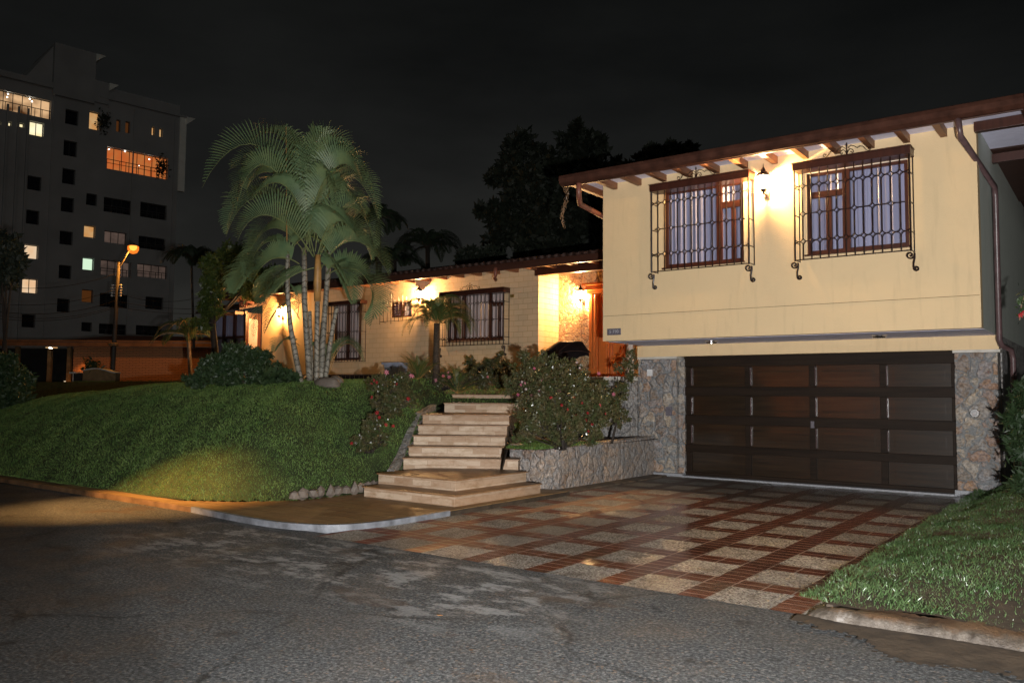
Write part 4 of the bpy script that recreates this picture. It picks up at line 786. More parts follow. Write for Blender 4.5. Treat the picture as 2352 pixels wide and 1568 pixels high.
for i, (x, y, s, lb) in enumerate([(707, 868, (.28, .16, .12), 'pale slanted rock at the left foot of the palm clump'), (745, 878, (.36, .2, .09), 'broad grey rock in front of the palm clump'), (775, 872, (.18, .14, .09), 'small rounded rock at the right foot of the palm clump')]):
    p = ghit(x, y+6); mb = MB(); rockmesh(mb, (p.x, p.y, p.z+.03), s, 90+i); R = thing('rock', lb, 'rock', tuple(p), 'rocks at the palm foot'); mb.build('stone', 'rock', R, True)

def leaves(C, size, asp=.45, up=.3):
    n = len(C); d = rng.normal(size=(n, 3)); d[:, 2] += up; d /= np.linalg.norm(d, axis=1)[:, None]; r = rng.normal(size=(n, 3)); s = np.cross(d, r); s /= np.linalg.norm(s, axis=1)[:, None]
    L = (size*rng.uniform(.5, 1.6, n))[:, None]; W = L*asp*.5
    V = np.stack([C, C+d*L*.5+s*W, C+d*L, C+d*L*.5-s*W], 1).reshape(-1, 3); return V, np.arange(4*n).reshape(-1, 4)
def crown(spheres, n, size, clumps=26, cs=.33, asp=.45, up=.3):
    sp = np.array(spheres, float); wt = sp[:, 3]**2; k = rng.choice(len(sp), clumps*len(sp), p=wt/wt.sum()); d = rng.normal(size=(len(k), 3)); d /= np.linalg.norm(d, axis=1)[:, None]
    cc = sp[k, :3]+d*(sp[k, 3]*rng.uniform(.35, 1.05, len(k)))[:, None]; cr_ = sp[k, 3]*cs*rng.uniform(.5, 1.2, len(k))
    j = rng.integers(0, len(cc), n); e = rng.normal(size=(n, 3)); e /= np.linalg.norm(e, axis=1)[:, None]; C = cc[j]+e*(cr_[j]*rng.uniform(.3, 1, n)**.5)[:, None]
    return leaves(C, size, asp, up)
def tree(name, label, cat, base, spheres, n, size, lm, tm='tree_dark', tr=.12, group=None, clumps=26, cs=.33, asp=.45):
    T = thing(name, label, cat, base, group); V, F = crown(spheres, n, size, clumps, cs, asp); np_obj('crown', V, F, lm, T)
    mb = MB(); b = Vector(base); c0 = Vector(spheres[0][:3]); fork = b.lerp(c0, .55); mb.tube([tuple(b), tuple(b.lerp(fork, .5)+Vector((tr*.5, 0, 0))), tuple(fork)], [tr*1.2, tr, tr*.8], 8)
    for s_ in spheres[:7]: c = Vector(s_[:3]); mb.tube([tuple(fork), tuple(fork.lerp(c, .55)+Vector((0, 0, .1*tr))), tuple(c)], [tr*.55, tr*.35, tr*.15], 6)
    if lm == 'azalea_leaf' and tr > .025:
        for k in range(38):
            s_ = random.choice(spheres); c = Vector(s_[:3])+Vector((random.gauss(0, .5), random.gauss(0, .5), random.gauss(.1, .5)))*s_[3]; m_ = b.lerp(c, .5)+Vector((random.gauss(0, .06), random.gauss(0, .06), .03)); mb.tube([tuple(b+Vector((random.gauss(0, .05), random.gauss(0, .05), 0))), tuple(m_), tuple(c)], [.012, .008, .003], 4)
    mb.build('trunk', tm, T, True); return T
def S(x, y, d, rpx): p = at(x, y, d); return (p.x, p.y, p.z, rpx*d/FPX)
def flowers(T, pts, m, size=.045):
    proto = None
    for p in pts:
        if proto is None:
            mb = MB()
            for k in range(6):
                a = 2*pi*k/6; c = Vector((cos(a), 0, sin(a)))*size*.55; mb.add([(0, 0, 0), tuple(c+Vector((c.z, -.004, -c.x))*.5), tuple(c*1.9+Vector((0, -.02, 0))), tuple(c-Vector((c.z, .004, -c.x))*.5)], [(0, 1, 2, 3)])
            me = bpy.data.meshes.new('flower'); me.from_pydata(mb.v, [], mb.f); me.materials.append(MT[m]); proto = me
        o = bpy.data.objects.new('flower', proto); COL.objects.link(o); o.parent = T; o.location = Vector(p)-origin(T); o.rotation_euler = (random.uniform(-.7, .7), random.uniform(0, 6), random.uniform(-.2, 1.3)); k = random.uniform(.75, 1.2); o.scale = (k, k, k)
# big azalea right of the steps
d0 = 13.0
sp = [S(1290, 905, 13.2, 75), S(1230, 870, 13.6, 55), S(1350, 950, 13.1, 65), S(1240, 950, 13.0, 60), S(1395, 930, 13.9, 40), S(1300, 980, 12.7, 48), S(1210, 838, 14.0, 32), S(1330, 900, 13.9, 45), S(1180, 880, 14.1, 30), S(1265, 830, 14.1, 30), S(1310, 850, 14.2, 30), S(1430, 960, 14.2, 25), S(1370, 1000, 12.9, 25), S(1375, 895, 14.2, 28), S(1217, 985, 12.8, 30)]
b = at(1290, 1010, 12.9); B = tree('azalea_bush', 'large azalea bush with scattered pink flowers right of the steps', 'bush', (b.x, b.y, .7), sp, 42000, .042, 'azalea_leaf', tr=.05, clumps=40, cs=.22)
fl = [(1197, 883), (1205, 880), (1220, 908), (1240, 897), (1227, 846), (1243, 873), (1375, 858), (1190, 906), (1283, 900), (1305, 940), (1290, 930), (1338, 925), (1350, 948), (1345, 965), (1330, 975), (1360, 975), (1315, 985), (1390, 950), (1380, 930), (1300, 1005), (1265, 912), (1319, 912), (1410, 905), (1352, 990), (1324, 955)]
flowers(B, [at(x, y, d0-.35+random.uniform(0, .2)) for x, y in fl if y > 910], 'petal_red', .028); flowers(B, [at(x, y, d0+.1) for x, y in fl if y <= 910], 'petal_pink', .030); flowers(B, [at(x, y, 13.1) for x, y in ((1198, 878), (1209, 893), (1233, 912), (1325, 833), (1332, 845), (1306, 908))], 'petal_white', .024)
sp = [S(1440, 840, 15.0, 22), S(1450, 815, 15.1, 12), S(1415, 843, 14.9, 14), S(1448, 865, 15, 14), S(1425, 900, 14.8, 22)]
b = at(1405, 975, 14.6); tree('azalea_bush', 'thin azalea branch rising beside the garage pillar in front of the door', 'bush', (b.x, b.y, .7), sp, 2600, .04, 'azalea_leaf', tr=.02, clumps=14)
sp = [S(1325, 825, 14.6, 16), S(1330, 860, 14.5, 16), S(1215, 815, 14.4, 14), S(1245, 822, 14.5, 12)]
def bush(px, py, d, spec, n, label, lm='azalea_leaf', size=.042, name='azalea_bush', fl=(), tr=.03, cs=.25, clumps=30, group=None, asp=.45):
    p = ghit(px, py); D_ = (p-CAM).dot(fwd)+d; q = CAM+ray(px, py)*D_; q.z = float(terr(q.x, q.y)); T = tree(name, label, 'bush' if name != 'hibiscus_shrub' else 'shrub', tuple(q), [S(x, y, D_+(dd if 1 else 0), r) for x, y, r, dd in spec], n, size, lm, tr=tr, cs=cs, clumps=clumps, group=group, asp=asp)
    for m, pts, s_ in fl: flowers(T, [at(x, y, D_-.25) for x, y in pts], m, s_)
    return T
bush(885, 955, 0, [(870, 880, 30, 0), (900, 905, 38, -.1), (925, 880, 28, .2), (865, 925, 20, -.1), (940, 915, 22, .1), (900, 935, 26, -.2)], 9000, 'red flowered azalea bush on the lawn edge left of the steps', fl=[('petal_red', [(860, 873), (866, 878), (854, 880), (912, 882), (855, 912), (938, 915)], .036), ('petal_pink', [(946, 862), (887, 855)], .05)])
bush(845, 1040, 0, [(850, 985, 22, 0), (840, 1010, 28, -.1), (862, 965, 20, .1), (880, 1005, 16, 0), (830, 1025, 14, -.1)], 5200, 'lowest azalea bush on the lawn slope with a few red flowers', fl=[('petal_red', [(867, 948), (872, 958), (888, 975), (808, 1018), (903, 978)], .034)])
bush(1010, 905, .3, [(980, 870, 26, .3), (1030, 868, 28, .2), (1075, 870, 26, 0), (1110, 872, 24, .1), (1150, 872, 22, .3), (1005, 890, 20, 0)], 9000, 'dense leafy shrubs with small pink flowers at the top of the steps', lm='azalea_leaf', fl=[('petal_pink', [(1030, 855), (1032, 866), (1002, 873), (1120, 865), (1018, 863)], .04)])
bush(1085, 880, .8, [(1080, 830, 9, 0), (1082, 845, 9, 0), (1118, 838, 10, 0), (1140, 830, 9, .1), (1150, 815, 8, .1), (1165, 838, 12, 0), (1100, 850, 16, .1), (1135, 850, 18, 0), (1175, 852, 14, 0)], 2600, 'upright leafy hibiscus twigs against the brick wall under the wide window', name='hibiscus_shrub', size=.07, asp=.6)
bush(905, 856, .6, [(895, 850, 16, 0), (880, 858, 14, 0)], 900, 'small pink flowered sprig beside the blue grey planter', fl=[('petal_pink', [(887, 846)], .05)])
# hedge and shrubs left of the palm
bush(560, 884, .2, [(500, 845, 34, 0), (545, 825, 36, .2), (590, 835, 34, .2), (530, 860, 30, -.2), (580, 862, 28, -.2), (620, 855, 24, 0), (470, 865, 26, 0), (440, 872, 18, 0)], 26000, 'wide dark rounded hedge in front of the bay window', lm='hedge_leaf', size=.07, name='hedge', tr=.05, cs=.3)
bush(655, 880, .1, [(620, 868, 14, 0), (640, 866, 14, 0), (660, 868, 12, 0), (675, 872, 8, 0)], 2600, 'low broad leaved shrub at the right end of the hedge', lm='hedge_leaf', size=.12, name='shrub', asp=.6)
# pygmy date palm in front of the brick wall
p = ghit(1000, 905); D_ = (p-CAM).dot(fwd)+.6; q = CAM+ray(1002, 880)*D_; q.z = float(terr(q.x, q.y)); T = thing('date_palm', 'small pygmy date palm with shaggy trunk in front of the brick wall', 'palm', tuple(q)); top = at(1003, 742, D_)
MB().tube([tuple(q), tuple(q.lerp(top, .5)), tuple(top)], [.085, .075, .06], 9).build('trunk', 'bark_dark', T, True)
for k in range(46):
    a = 2*pi*k/46*2.4; e = random.uniform(.3, 1.5); L = random.uniform(.60, .88); dr = Vector((cos(a)*cos(e), sin(a)*cos(e), sin(e))); o = Vector((cos(a), sin(a), 0))
    frond([tuple(top), tuple(top+dr*L*.6), tuple(top+dr*L*.95+o*L*.22), tuple(top+dr*L*.55+o*L*.75-Vector((0, 0, .22+.25*(1.3-e))))], T, ll=.23, n=34, w=.008, m='date_leaf', bare=.08, droop=.25, stem=.005)
p2 = ghit(1000, 900); D2 = (p2-CAM).dot(fwd)+.4
for (x, y, r, lb) in ((960, 870, 1.1, 'spiky palm seedling left of the small date palm trunk'), (1050, 872, 1.15, 'spiky palm seedling right of the small date palm trunk')):
    b = CAM+ray(x, y)*D2; b.z = float(terr(b.x, b.y)); T = thing('palm_seedling', lb, 'palm', tuple(b), 'palm seedlings by the date palm')
    for k in range(26):
        a = 2*pi*k/26; e = random.uniform(.25, 1.4); L = .55*r*random.uniform(.7, 1.1); dr = Vector((cos(a)*cos(e), sin(a)*cos(e), sin(e))); o = Vector((cos(a), sin(a), 0))
        frond([tuple(b), tuple(b+dr*L*.4), tuple(b+dr*L*.8), tuple(b+dr*L*1.15+o*L*.2-Vector((0, 0, .05)))], T, ll=.15, n=26, w=.005, m='date_leaf', bare=.1, droop=.2, stem=.004)
# blue-grey planter
p = onY(909, 860, 16.6); PT = thing('planter_pot', 'blue grey tapered planter tub against the brick wall', 'planter', (p.x, p.y, 1.9)); x, y = p.x, p.y
def taper(mb, x, y, z0, z1, a0, a1, b0, b1): return mb.add([(x-a0, y-b0, z0), (x+a0, y-b0, z0), (x+a0, y+b0, z0), (x-a0, y+b0, z0), (x-a1, y-b1, z1), (x+a1, y-b1, z1), (x+a1, y+b1, z1), (x-a1, y+b1, z1)], [(0, 3, 2, 1), (4, 5, 6, 7), (0, 1, 5, 4), (1, 2, 6, 5), (2, 3, 7, 6), (3, 0, 4, 7)])
taper(taper(MB(), x, y, 1.9, 2.34, .20, .28, .16, .2), x, y, 2.34, 2.40, .33, .33, .24, .24).build('tub', 'pot_blue', PT, bevel=.008); MB().box((x-.03, y-.215, 2.22), (x+.03, y-.19, 2.29)).build('emblem', 'plate', PT)
# background trees
sp = [S(1240, 480, 44, 85), S(1210, 380, 45, 62), S(1330, 350, 45, 55), S(1290, 440, 44, 80), S(1170, 520, 43, 55), S(1345, 470, 44, 75), S(1260, 560, 42, 70), S(1150, 400, 45, 30), S(1340, 305, 45, 26), S(1185, 345, 45, 28), S(1380, 400, 44, 50), S(1350, 560, 42, 60), S(1135, 560, 43, 30), S(1120, 490, 43, 26)]
b = at(1290, 760, 43); tree('leafy_tree', 'huge dark tree towering behind the low brick wing', 'tree', (b.x, b.y, 1), sp, 60000, .34, 'tree_leaf', tr=.5, cs=.26, clumps=30)
sp = [S(1490, 372, 40, 30), S(1545, 350, 40, 24), S(1445, 385, 40, 20), S(1590, 345, 41, 14), S(1500, 350, 40, 14)]
b = at(1500, 760, 40); tree('leafy_tree', 'dark tree top showing above the garage wing roof', 'tree', (b.x, b.y, 1), sp, 7000, .24, 'tree_leaf', tr=.3)
for (x, y, r, lb) in ((1080, 590, 20, 'rounded dark shrub above the brick wing roof, right of the far palm'), (1125, 588, 22, 'rounded dark shrub behind the brick wing roof at the foot of the huge tree')):
    b = at(x, 760, 34); tree('tall_bush', lb, 'bush', (b.x, b.y, 1), [S(x, y, 34, r), S(x-18, y+8, 34, r*.7), S(x+18, y+8, 34, r*.8)], 3500, .2, 'tree_leaf', tr=.15)
sp = [S(480, 610, 24, 22), S(500, 650, 24, 30), S(470, 665, 24, 16), S(540, 600, 26, 40), S(590, 640, 27, 40), S(560, 660, 26, 30), S(470, 740, 24, 18), S(478, 690, 24, 22), S(500, 720, 24, 20), S(465, 710, 24, 16)]
b = at(500, 840, 24); tree('leafy_tree', 'broad leaved tree rising behind the bay window roof', 'tree', (b.x, b.y, 1.5), sp, 12000, .13, 'tree_leaf_light', tr=.1, asp=.35)
def far_palm(label, px, py, pb, d, R, n=16, m='palm_dark', seed=1, w=.03, tr=.14, ll=.7):
    random.seed(seed); top = at(px, py, d); b = at(pb[0], pb[1], d); T = thing('feather_palm', label, 'palm', (b.x, b.y, b.z)); MB().tube([tuple(b), tuple(b.lerp(top, .5)), tuple(top)], [tr, tr*.8, tr*.7], 8).build('trunk', 'tree_dark' if m == 'palm_dark' else 'bark', T, True)
    for k in range(n):
        a = 2*pi*k/n+random.uniform(-.2, .2); e = random.uniform(.1, 1.3); dr = Vector((cos(a)*cos(e), sin(a)*cos(e), sin(e))); o = Vector((cos(a), sin(a), 0)); L = R*random.uniform(.8, 1.1)
        frond([tuple(top), tuple(top+dr*L*.5), tuple(top+dr*L*.75+o*L*.25), tuple(top+dr*L*.5+o*L*.75-Vector((0, 0, L*.5)))], T, ll=ll, n=26, w=w, m=m, bare=.08, droop=.6, stem=.02, sm='tree_dark' if m == 'palm_dark' else 'stem_orange')
far_palm('dark feathery palm behind the roof, between the clump and the huge tree', 982, 568, (985, 760), 38, 1.5, 18, seed=3)
far_palm('dark palm crown just right of the areca clump', 868, 505, (872, 760), 30, 1.0, 14, seed=4, ll=.5)
far_palm('dark palm crown low behind the roof beside the areca clump', 905, 600, (905, 760), 32, 1.1, 16, seed=5, ll=.6)
far_palm('drooping palm lit orange by the street lamp at the far left end of the house', 432, 770, (440, 900), 27, .95, 18, 'date_leaf', 6, .015, .08, .4)
far_palm('slim dark palm in front of the apartment block, right of the street lamp', 440, 600, (445, 800), 34, 1.1, 10, seed=8, tr=.06)
sp = [S(15, 580, 22, 40), S(5, 640, 22, 30), S(30, 610, 22, 25), S(0, 560, 22, 22)]
b = at(12, 900, 22); tree('leafy_tree', 'dark slender tree at the left edge of the photo', 'tree', (b.x, b.y, 0), sp, 5000, .16, 'tree_leaf', tr=.08)
sp = [S(20, 880, 20, 45), S(45, 900, 20, 30), S(10, 930, 20, 35), S(5, 840, 20, 30)]
b = at(15, 960, 20); tree('shrub', 'dark leafy shrub at the left end of the lawn', 'bush', (b.x, b.y, 0), sp, 8000, .1, 'hedge_leaf', tr=.05)
# plants at the right edge
p = at(2345, 960, 9.6); sp = [S(2335, 960, 9.8, 24), S(2355, 905, 10, 30), S(2345, 1020, 9.6, 28), S(2360, 1060, 9.5, 34), S(2350, 1110, 9.3, 26), S(2370, 980, 9.8, 40)]
tree('leafy_shrub', 'dark leafy shrub beside the right stone pillar of the garage', 'bush', (p.x, p.y, .5), sp, 5000, .09, 'shade_leaf', tr=.02, asp=.22, cs=.5)
T = thing('hanging_vine', 'red flowered twig hanging in front of the grey side wall', 'vine', tuple(at(2352, 690, 8.5))); V, F = leaves(np.array([tuple(at(2345+random.gauss(0, 5), 700+random.gauss(0, 16), 8.5)) for _ in range(60)]), .05); np_obj('leaf_sprig', V, F, 'hedge_leaf', T); MB().tube([tuple(at(2360, 660, 8.5)), tuple(at(2346, 700, 8.5)), tuple(at(2342, 735, 8.5))], .006, 4).build('stem', 'bark', T); flowers(T, [at(2344, 722, 8.45), at(2347, 718, 8.45)], 'petal_red', .03)
# dry moss strands hanging from the eave end
T = thing('hanging_moss', 'dry pale moss strand hanging from the left end of the garage wing eave', 'moss', (-8.0, 12.5, 5.3)); mb = MB()
for k in range(70):
    t = random.random(); x = -8.03+.05*sin(t*6)+random.uniform(-.05, .05)*(1-.5*t); z = 5.36-.78*t; a = random.uniform(0, 6); mb.tube([(x, 12.4+random.uniform(-.03, .03), z), (x+.03*cos(a), 12.4+.02*sin(a), z-.035), (x+.02*cos(a+1), 12.4, z-.075)], .0035, 3, False)
mb.build('strands', 'curtain_neigh', T)

# ------------------------------------------------------------------ neighbour house, frontal local frame
NO = at(285, 905, 44); NR = Vector((RT.x, RT.y, 0)).normalized(); NF = Vector((-NR.y, NR.x, 0))
def nb(px, py, w=0.): u = (px-285)/FPX*44; z = at(285, py, 44).z; return tuple(Vector((NO.x, NO.y, 0))+NR*u+NF*w+Vector((0, 0, z)))
NB = thing('neighbour_house', 'low orange lit brick house behind the street lamp', 'house', (NO.x, NO.y, 0))
MB().wall(nb, 165, 560, 1010, 796, [(318, 878, 405, 818)], t=.4, rev=.15, back=False).build('brick_wall', 'orange_brick', NB)
MB().obox(nb, (318, 878, .10), (405, 818, .14)).build('window', 'curtain_neigh', NB); MB().obox(nb, (345, 878, .05), (348, 818, .12)).obox(nb, (318, 880, -.02), (405, 876, .1)).build('window_frame', 'apt_frame', NB)
MB().obox(nb, (-120, 797, -.8), (560, 788, -.7)).obox(nb, (-120, 787, -.8), (560, 783, -.75)).build('fascia', 'neigh_fascia', NB)
MB().add([nb(-120, 786, -.8), nb(560, 783, -.8), nb(560, 762, 3.5), nb(190, 760, 3.5), nb(60, 778, 2), nb(-120, 782, 2), nb(-120, 790, 6), nb(560, 780, 9)], [(0, 1, 2, 3, 4, 5)]).build('roof', 'neigh_roof', NB)
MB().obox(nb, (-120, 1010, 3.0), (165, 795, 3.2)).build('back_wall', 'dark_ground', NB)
for x in (30, 105, 150): MB().obox(nb, (x, 1010, 0), (x+8, 797, .2)).build('column', 'wall_tan', NB)
MB().obox(nb, (-120, 1010, -.3), (160, 893, -.1)).build('parapet', 'wall_tan', NB); MB().obox(nb, (-120, 893, -.34), (162, 890, -.06)).build('coping', 'cap', NB)
MB().obox(nb, (112, 799, -.5), (135, 801, -.3)).build('ceiling_lamp', 'lit_orange', NB)
for x in (122,): MB().obox(nb, (x, 802, -.6), (x+4, 800, -.4)).build('downlight', 'bulb_white', NB)
for x in (80, 84, 91, 120, 128, 132, 142, 148): MB().obox(nb, (x, 876, 2.8), (x+2, 874, 2.9)).build('table_light', 'lit_warm', NB)
ld = bpy.data.lights.new('verandah_lamp', 'SPOT'); ld.energy = 260; ld.color = (1, .4, .12); ld.spot_size = 1.6; ld.spot_blend = 1; lo = bpy.data.objects.new('verandah_lamp', ld); COL.objects.link(lo); lo.parent = NB; lo.location = Vector(nb(196, 800, -.7))-origin(NB)
GW = thing('gate_wall', 'tan street wall with an arched pale cap and a dark meter niche', 'wall', tuple(at(210, 905, 36)))
def gw(px, py, w=0.): u = (px-210)/FPX*36; z = at(210, py, 36).z; o = at(210, 905, 36); return tuple(Vector((o.x, o.y, 0))+NR*u+NF*w+Vector((0, 0, z)))
n = 12; top = [(188+76*i/n, 852-5*sin(pi*min(1, i/n*1.15))+4*(i/n)**3) for i in range(n+1)]; mb = MB()
for (xa, ya), (xb, yb) in zip(top, top[1:]): mb.add([gw(xa, 990), gw(xb, 990), gw(xb, yb), gw(xa, ya), gw(xa, 990, .4), gw(xb, 990, .4), gw(xb, yb, .4), gw(xa, ya, .4)], [(0, 1, 2, 3), (7, 6, 5, 4), (3, 2, 6, 7), (0, 3, 7, 4), (1, 5, 6, 2)])
mb.obox(gw, (163, 990, .05), (188, 892, .4)).build('wall', 'wall_tan', GW)
mb = MB()
for (xa, ya), (xb, yb) in zip(top, top[1:]): mb.add([gw(xa, ya+.3, -.08), gw(xb, yb+.3, -.08), gw(xb, yb-2.5, -.08), gw(xa, ya-2.5, -.08), gw(xa, ya+.3, .46), gw(xb, yb+.3, .46), gw(xb, yb-2.5, .46), gw(xa, ya-2.5, .46)], [(0, 1, 2, 3), (7, 6, 5, 4), (3, 2, 6, 7), (0, 4, 5, 1), (0, 3, 7, 4), (1, 5, 6, 2)])
mb.obox(gw, (159, 858, -.08), (174, 854, .46)).build('cap', 'cap', GW); MB().obox(gw, (168, 892, -.02), (187, 857, .04)).build('meter_box', 'meter', GW); MB().obox(gw, (166, 892, -.03), (168, 857, .04)).obox(gw, (168, 893.5, -.03), (188, 892, .04)).build('box_frame', 'cap', GW)
PP = thing('potted_plant', 'small leafy plant on top of the arched street wall', 'plant', gw(203, 849, .2)); pc_ = Vector(gw(203, 838, .2)); V, F = leaves(np.array([tuple(pc_+Vector((random.gauss(0, .14), random.gauss(0, .14), random.gauss(-.03, .08)))) for _ in range(260)]), .16); np_obj('leaf_tuft', V, F, 'hedge_leaf', PP)
b = Vector(gw(203, 849, .2)); MB().lathe(tuple(b), [(.08, 0), (.12, .16), (.13, .18)], 12).build('pot', 'wall_tan', PP)
# flood lamp at the far edge of the lawn
p = at(95, 934, 26); FL = thing('flood_light', 'small white ground flood light glaring at the far left edge of the lawn', 'lamp', (p.x, p.y, p.z-.3)); MB().tube([tuple(p-Vector((0, 0, .3))), tuple(p)], .03, 6).lathe(tuple(p), [(.05, -.10), (.12, -.02), (.12, .1)], 10).build('housing', 'iron', FL)
bm = MB(); bm.lathe(tuple(p+fwd*-.13), [(.02, -.10), (.09, -.05), (.11, .0), (.09, .05), (.02, .10)], 12); bm.build('lens', 'flood', FL, True); ld = bpy.data.lights.new('flood_lamp', 'POINT'); ld.energy = 25; ld.color = (1, .85, .7); ld.shadow_soft_size = .1; lo = bpy.data.objects.new('flood_lamp', ld); COL.objects.link(lo); lo.parent = FL; lo.location = (-.1, .5, .45)

# ------------------------------------------------------------------ street lamp with wires
D_ = 38.; pb = at(257, 880, D_); pt = at(273, 602, D_); SL = thing('street_lamp', 'concrete street lamp pole with glowing orange sodium lamp', 'street lamp', (pb.x, pb.y, 0))
MB().tube([(pb.x, pb.y, 0), tuple(pb), tuple(pb.lerp(pt, .5)), tuple(pt)], [.125, .11, .09, .07], 10).build('pole', 'concrete_pole', SL, True)
hd = at(306, 567, D_); MB().tube([tuple(at(274, 615, D_)), tuple(at(284, 598, D_)), tuple(at(295, 578, D_)), tuple(at(303, 569, D_))], .03, 6).build('arm', 'concrete_pole', SL)
MB().lathe(tuple(hd+Vector((0, 0, .06))), [(.06, .10), (.16, .04), (.19, .0)], 10).build('lamp_head', 'concrete_pole', SL); MB().lathe(tuple(hd), [(.04, -.17), (.13, -.12), (.17, -.03), (.16, .04)], 12).build('bulb', 'sodium_bulb', SL, True); MB().lathe(tuple(hd), [(.05, -.32), (.17, -.27), (.24, -.14), (.24, .02), (.16, .05)], 14).build('glow_shell', 'sodium_halo', SL, True)  # outer see-through orange shell is added to imitate the glow around the lamp
ins = MB()
for k in range(5):
    for s_ in (-1, 1): a = at(268+s_*10-.3*k, 655+k*6, D_); ins.lathe(tuple(a), [(.03, -.04), (.06, 0), (.03, .04)], 7); ins.tube([tuple(at(268, 655+k*6, D_)), tuple(a)], .012, 4)
ins.build('insulators', 'plastic_white', SL); MB().lathe(tuple(at(260, 791, D_)), [(.17, -.07), (.22, -.05), (.22, .05), (.17, .07)], 12).build('band', 'wall_tan', SL)
ld = bpy.data.lights.new('sodium_lamp', 'POINT'); ld.energy = 380; ld.color = (1, .38, .06); ld.shadow_soft_size = .15; lo = bpy.data.objects.new('sodium_lamp', ld); COL.objects.link(lo); lo.parent = SL; lo.location = hd-Vector((0, 0, .42))-Vector((pb.x, pb.y, 0))
WR = thing('power_line', 'thin overhead wires strung from the lamp pole across the apartment block', 'wires', tuple(at(266, 660, D_)))
for i, (y0, y1, x1) in enumerate([(628, 650, -60), (664, 690, -60), (690, 706, -60), (702, 716, -60), (706, 722, -60), (672, 676, 480), (692, 690, 620), (704, 700, 620)]):
    a = at(266, y0, D_); b_ = at(x1, y1, D_+(6 if x1 > 0 else -8)); P = [a.lerp(b_, t)-Vector((0, 0, 1.6*t*(1-t))) for t in np.linspace(0, 1, 13)]; MB().tube([tuple(p) for p in P], .010, 4).build('wire', 'cable', WR)

# ------------------------------------------------------------------ apartment block (facade plane)
ax = radians(8.7); AE = Vector((sin(ax), cos(ax), 0)); AN = Vector((AE.y, -AE.x, 0)); P0 = CAM+ray(210, 500)*73.
def apx(px, py): r = ray(px, py); t = (P0-CAM).dot(AN)/r.dot(AN); P = CAM+r*t; return (P-P0).dot(AE), P.z
def fA(u, v, w): p = Vector((P0.x, P0.y, 0))+AE*u-AN*w; return (p.x, p.y, v)
AB = thing('apartment_block', 'tall dim apartment block with scattered lit windows and a stepped roof', 'apartment block', (P0.x, P0.y, 0))
WN = [('dark', 150, 253, 180, 287), ('dark', 146, 324, 177, 359), ('dark', 143, 388, 173, 423), ('dark', 140, 454, 170, 487), ('dark', 63, 405, 95, 437), ('dark', 198, 445, 223, 472), ('dark', 238, 457, 302, 490), ('dark', 322, 468, 383, 502),
 ('lit_orange', 205, 257, 228, 298), ('lit_deep', 267, 275, 277, 303), ('lit_deep', 288, 279, 299, 306), ('lit_orange', 348.6, 291, 356, 311), ('lit_orange', 366, 295, 374, 315), ('lit_balcony', 245, 350, 386, 400), ('lit_yellow', 68, 280, 101, 312), ('lit_yellow', 14, 279, 27, 289), ('lit_yellow', 39, 282, 56, 292), ('lit_yellow', -8, 277, 3, 287),
 ('lit_pent', -60, 212, 118, 256), ('dark', 60, 483, 90, 515), ('lit_orange', 193, 518, 219, 545), ('dark', 137, 531, 167, 562), ('lit_warm', 56, 562, 88, 594), ('lit_green', 190, 592, 216, 620), ('dark', 135, 609, 164, 640), ('lit_warm', 51, 640, 86, 673), ('dark', 131, 686, 160, 717), ('dark', 50, 722, 81, 752),
 ('lit_dim', 240, 532, 291, 559), ('dark', 318, 545, 380, 573), ('lit_dim', 231, 599, 302, 634), ('lit_dim', 315, 608, 384, 638), ('lit_deep', 188, 665, 214, 694), ('dark', 229, 675, 296, 706), ('dark', 334, 682, 375, 710), ('dark', 187, 740, 211, 761), ('dark', 227, 744, 291, 768), ('dark', 312, 748, 372, 770), ('dark', 221, 196, 233, 208)]
holes = []; wins = []
for k, x0, y0, x1, y1 in WN:
    cx, cy = (x0+x1)/2, (y0+y1)/2; ul, ur = apx(x0, cy)[0], apx(x1, cy)[0]; zt, zb = apx(cx, y0)[1], apx(cx, y1)[1]; h = (ul, zb, ur, zt); wins.append((k, h))
UR = apx(405, 500)[0]; zroof = apx(300, 242)[1]; zl = apx(60, 190)[1]; u120 = apx(119, 300)[0]; u215 = apx(216, 200)[0]; ztow = apx(170, 112)[1]; ztow2 = apx(232, 196)[1]
U0 = -26.
def wh(lo, hi, zlo, zhi): return [h for k, h in wins if h[0] >= lo-.01 and h[2] <= hi+.01 and h[3] < zhi and h[1] > zlo]
def clipw(lo, hi):
    out = []
    for k, h in wins:
        a, b_ = max(h[0], lo), min(h[2], hi)
        if b_-a > .05: out.append((a, h[1], b_, h[3]))
    return out
MB().wall(fA, U0, u120, 0, zl, clipw(U0, u120), t=12, rev=.5, back=False).wall(lambda u, v, w: fA(u, v, w-.0), u120, UR, 0, zroof, clipw(u120, UR), t=12, rev=.5, back=False).build('wall', 'apt_wall', AB)
# stepped towers above the roof, with swept caps
def fT(u, v, w): return fA(u, v, w)
MB().obox(fT, (u120-.1, zl-.5, -.3), (u215, ztow, 6)).obox(fT, (u215, zroof-.5, -.2), (u215+1.2, ztow2+.3, 4)).build('tower', 'apt_wall', AB)
def wedge(u, z, l, h, w0, w1): return MB().add([fA(u, z-h, w0), fA(u+l, z, w0), fA(u, z, w0), fA(u, z-h, w1), fA(u+l, z, w1), fA(u, z, w1)], [(0, 1, 2), (5, 4, 3), (0, 3, 4, 1), (1, 4, 5, 2), (2, 5, 3, 0)])
for u, z in ((u215, ztow), (u215+1.2, ztow2+.3), (UR+.6, zroof+.1)): wedge(u, z, .8, .7, -.32, 5.5).build('roof_cap', 'apt_fin', AB)
MB().obox(fA, (u215+.5, zroof, -.25), (UR+.65, zroof+.18, 8)).obox(fA, (U0, zl, -.3), (u120, zl+.5, 3)).build('roof_edge', 'apt_wall', AB)
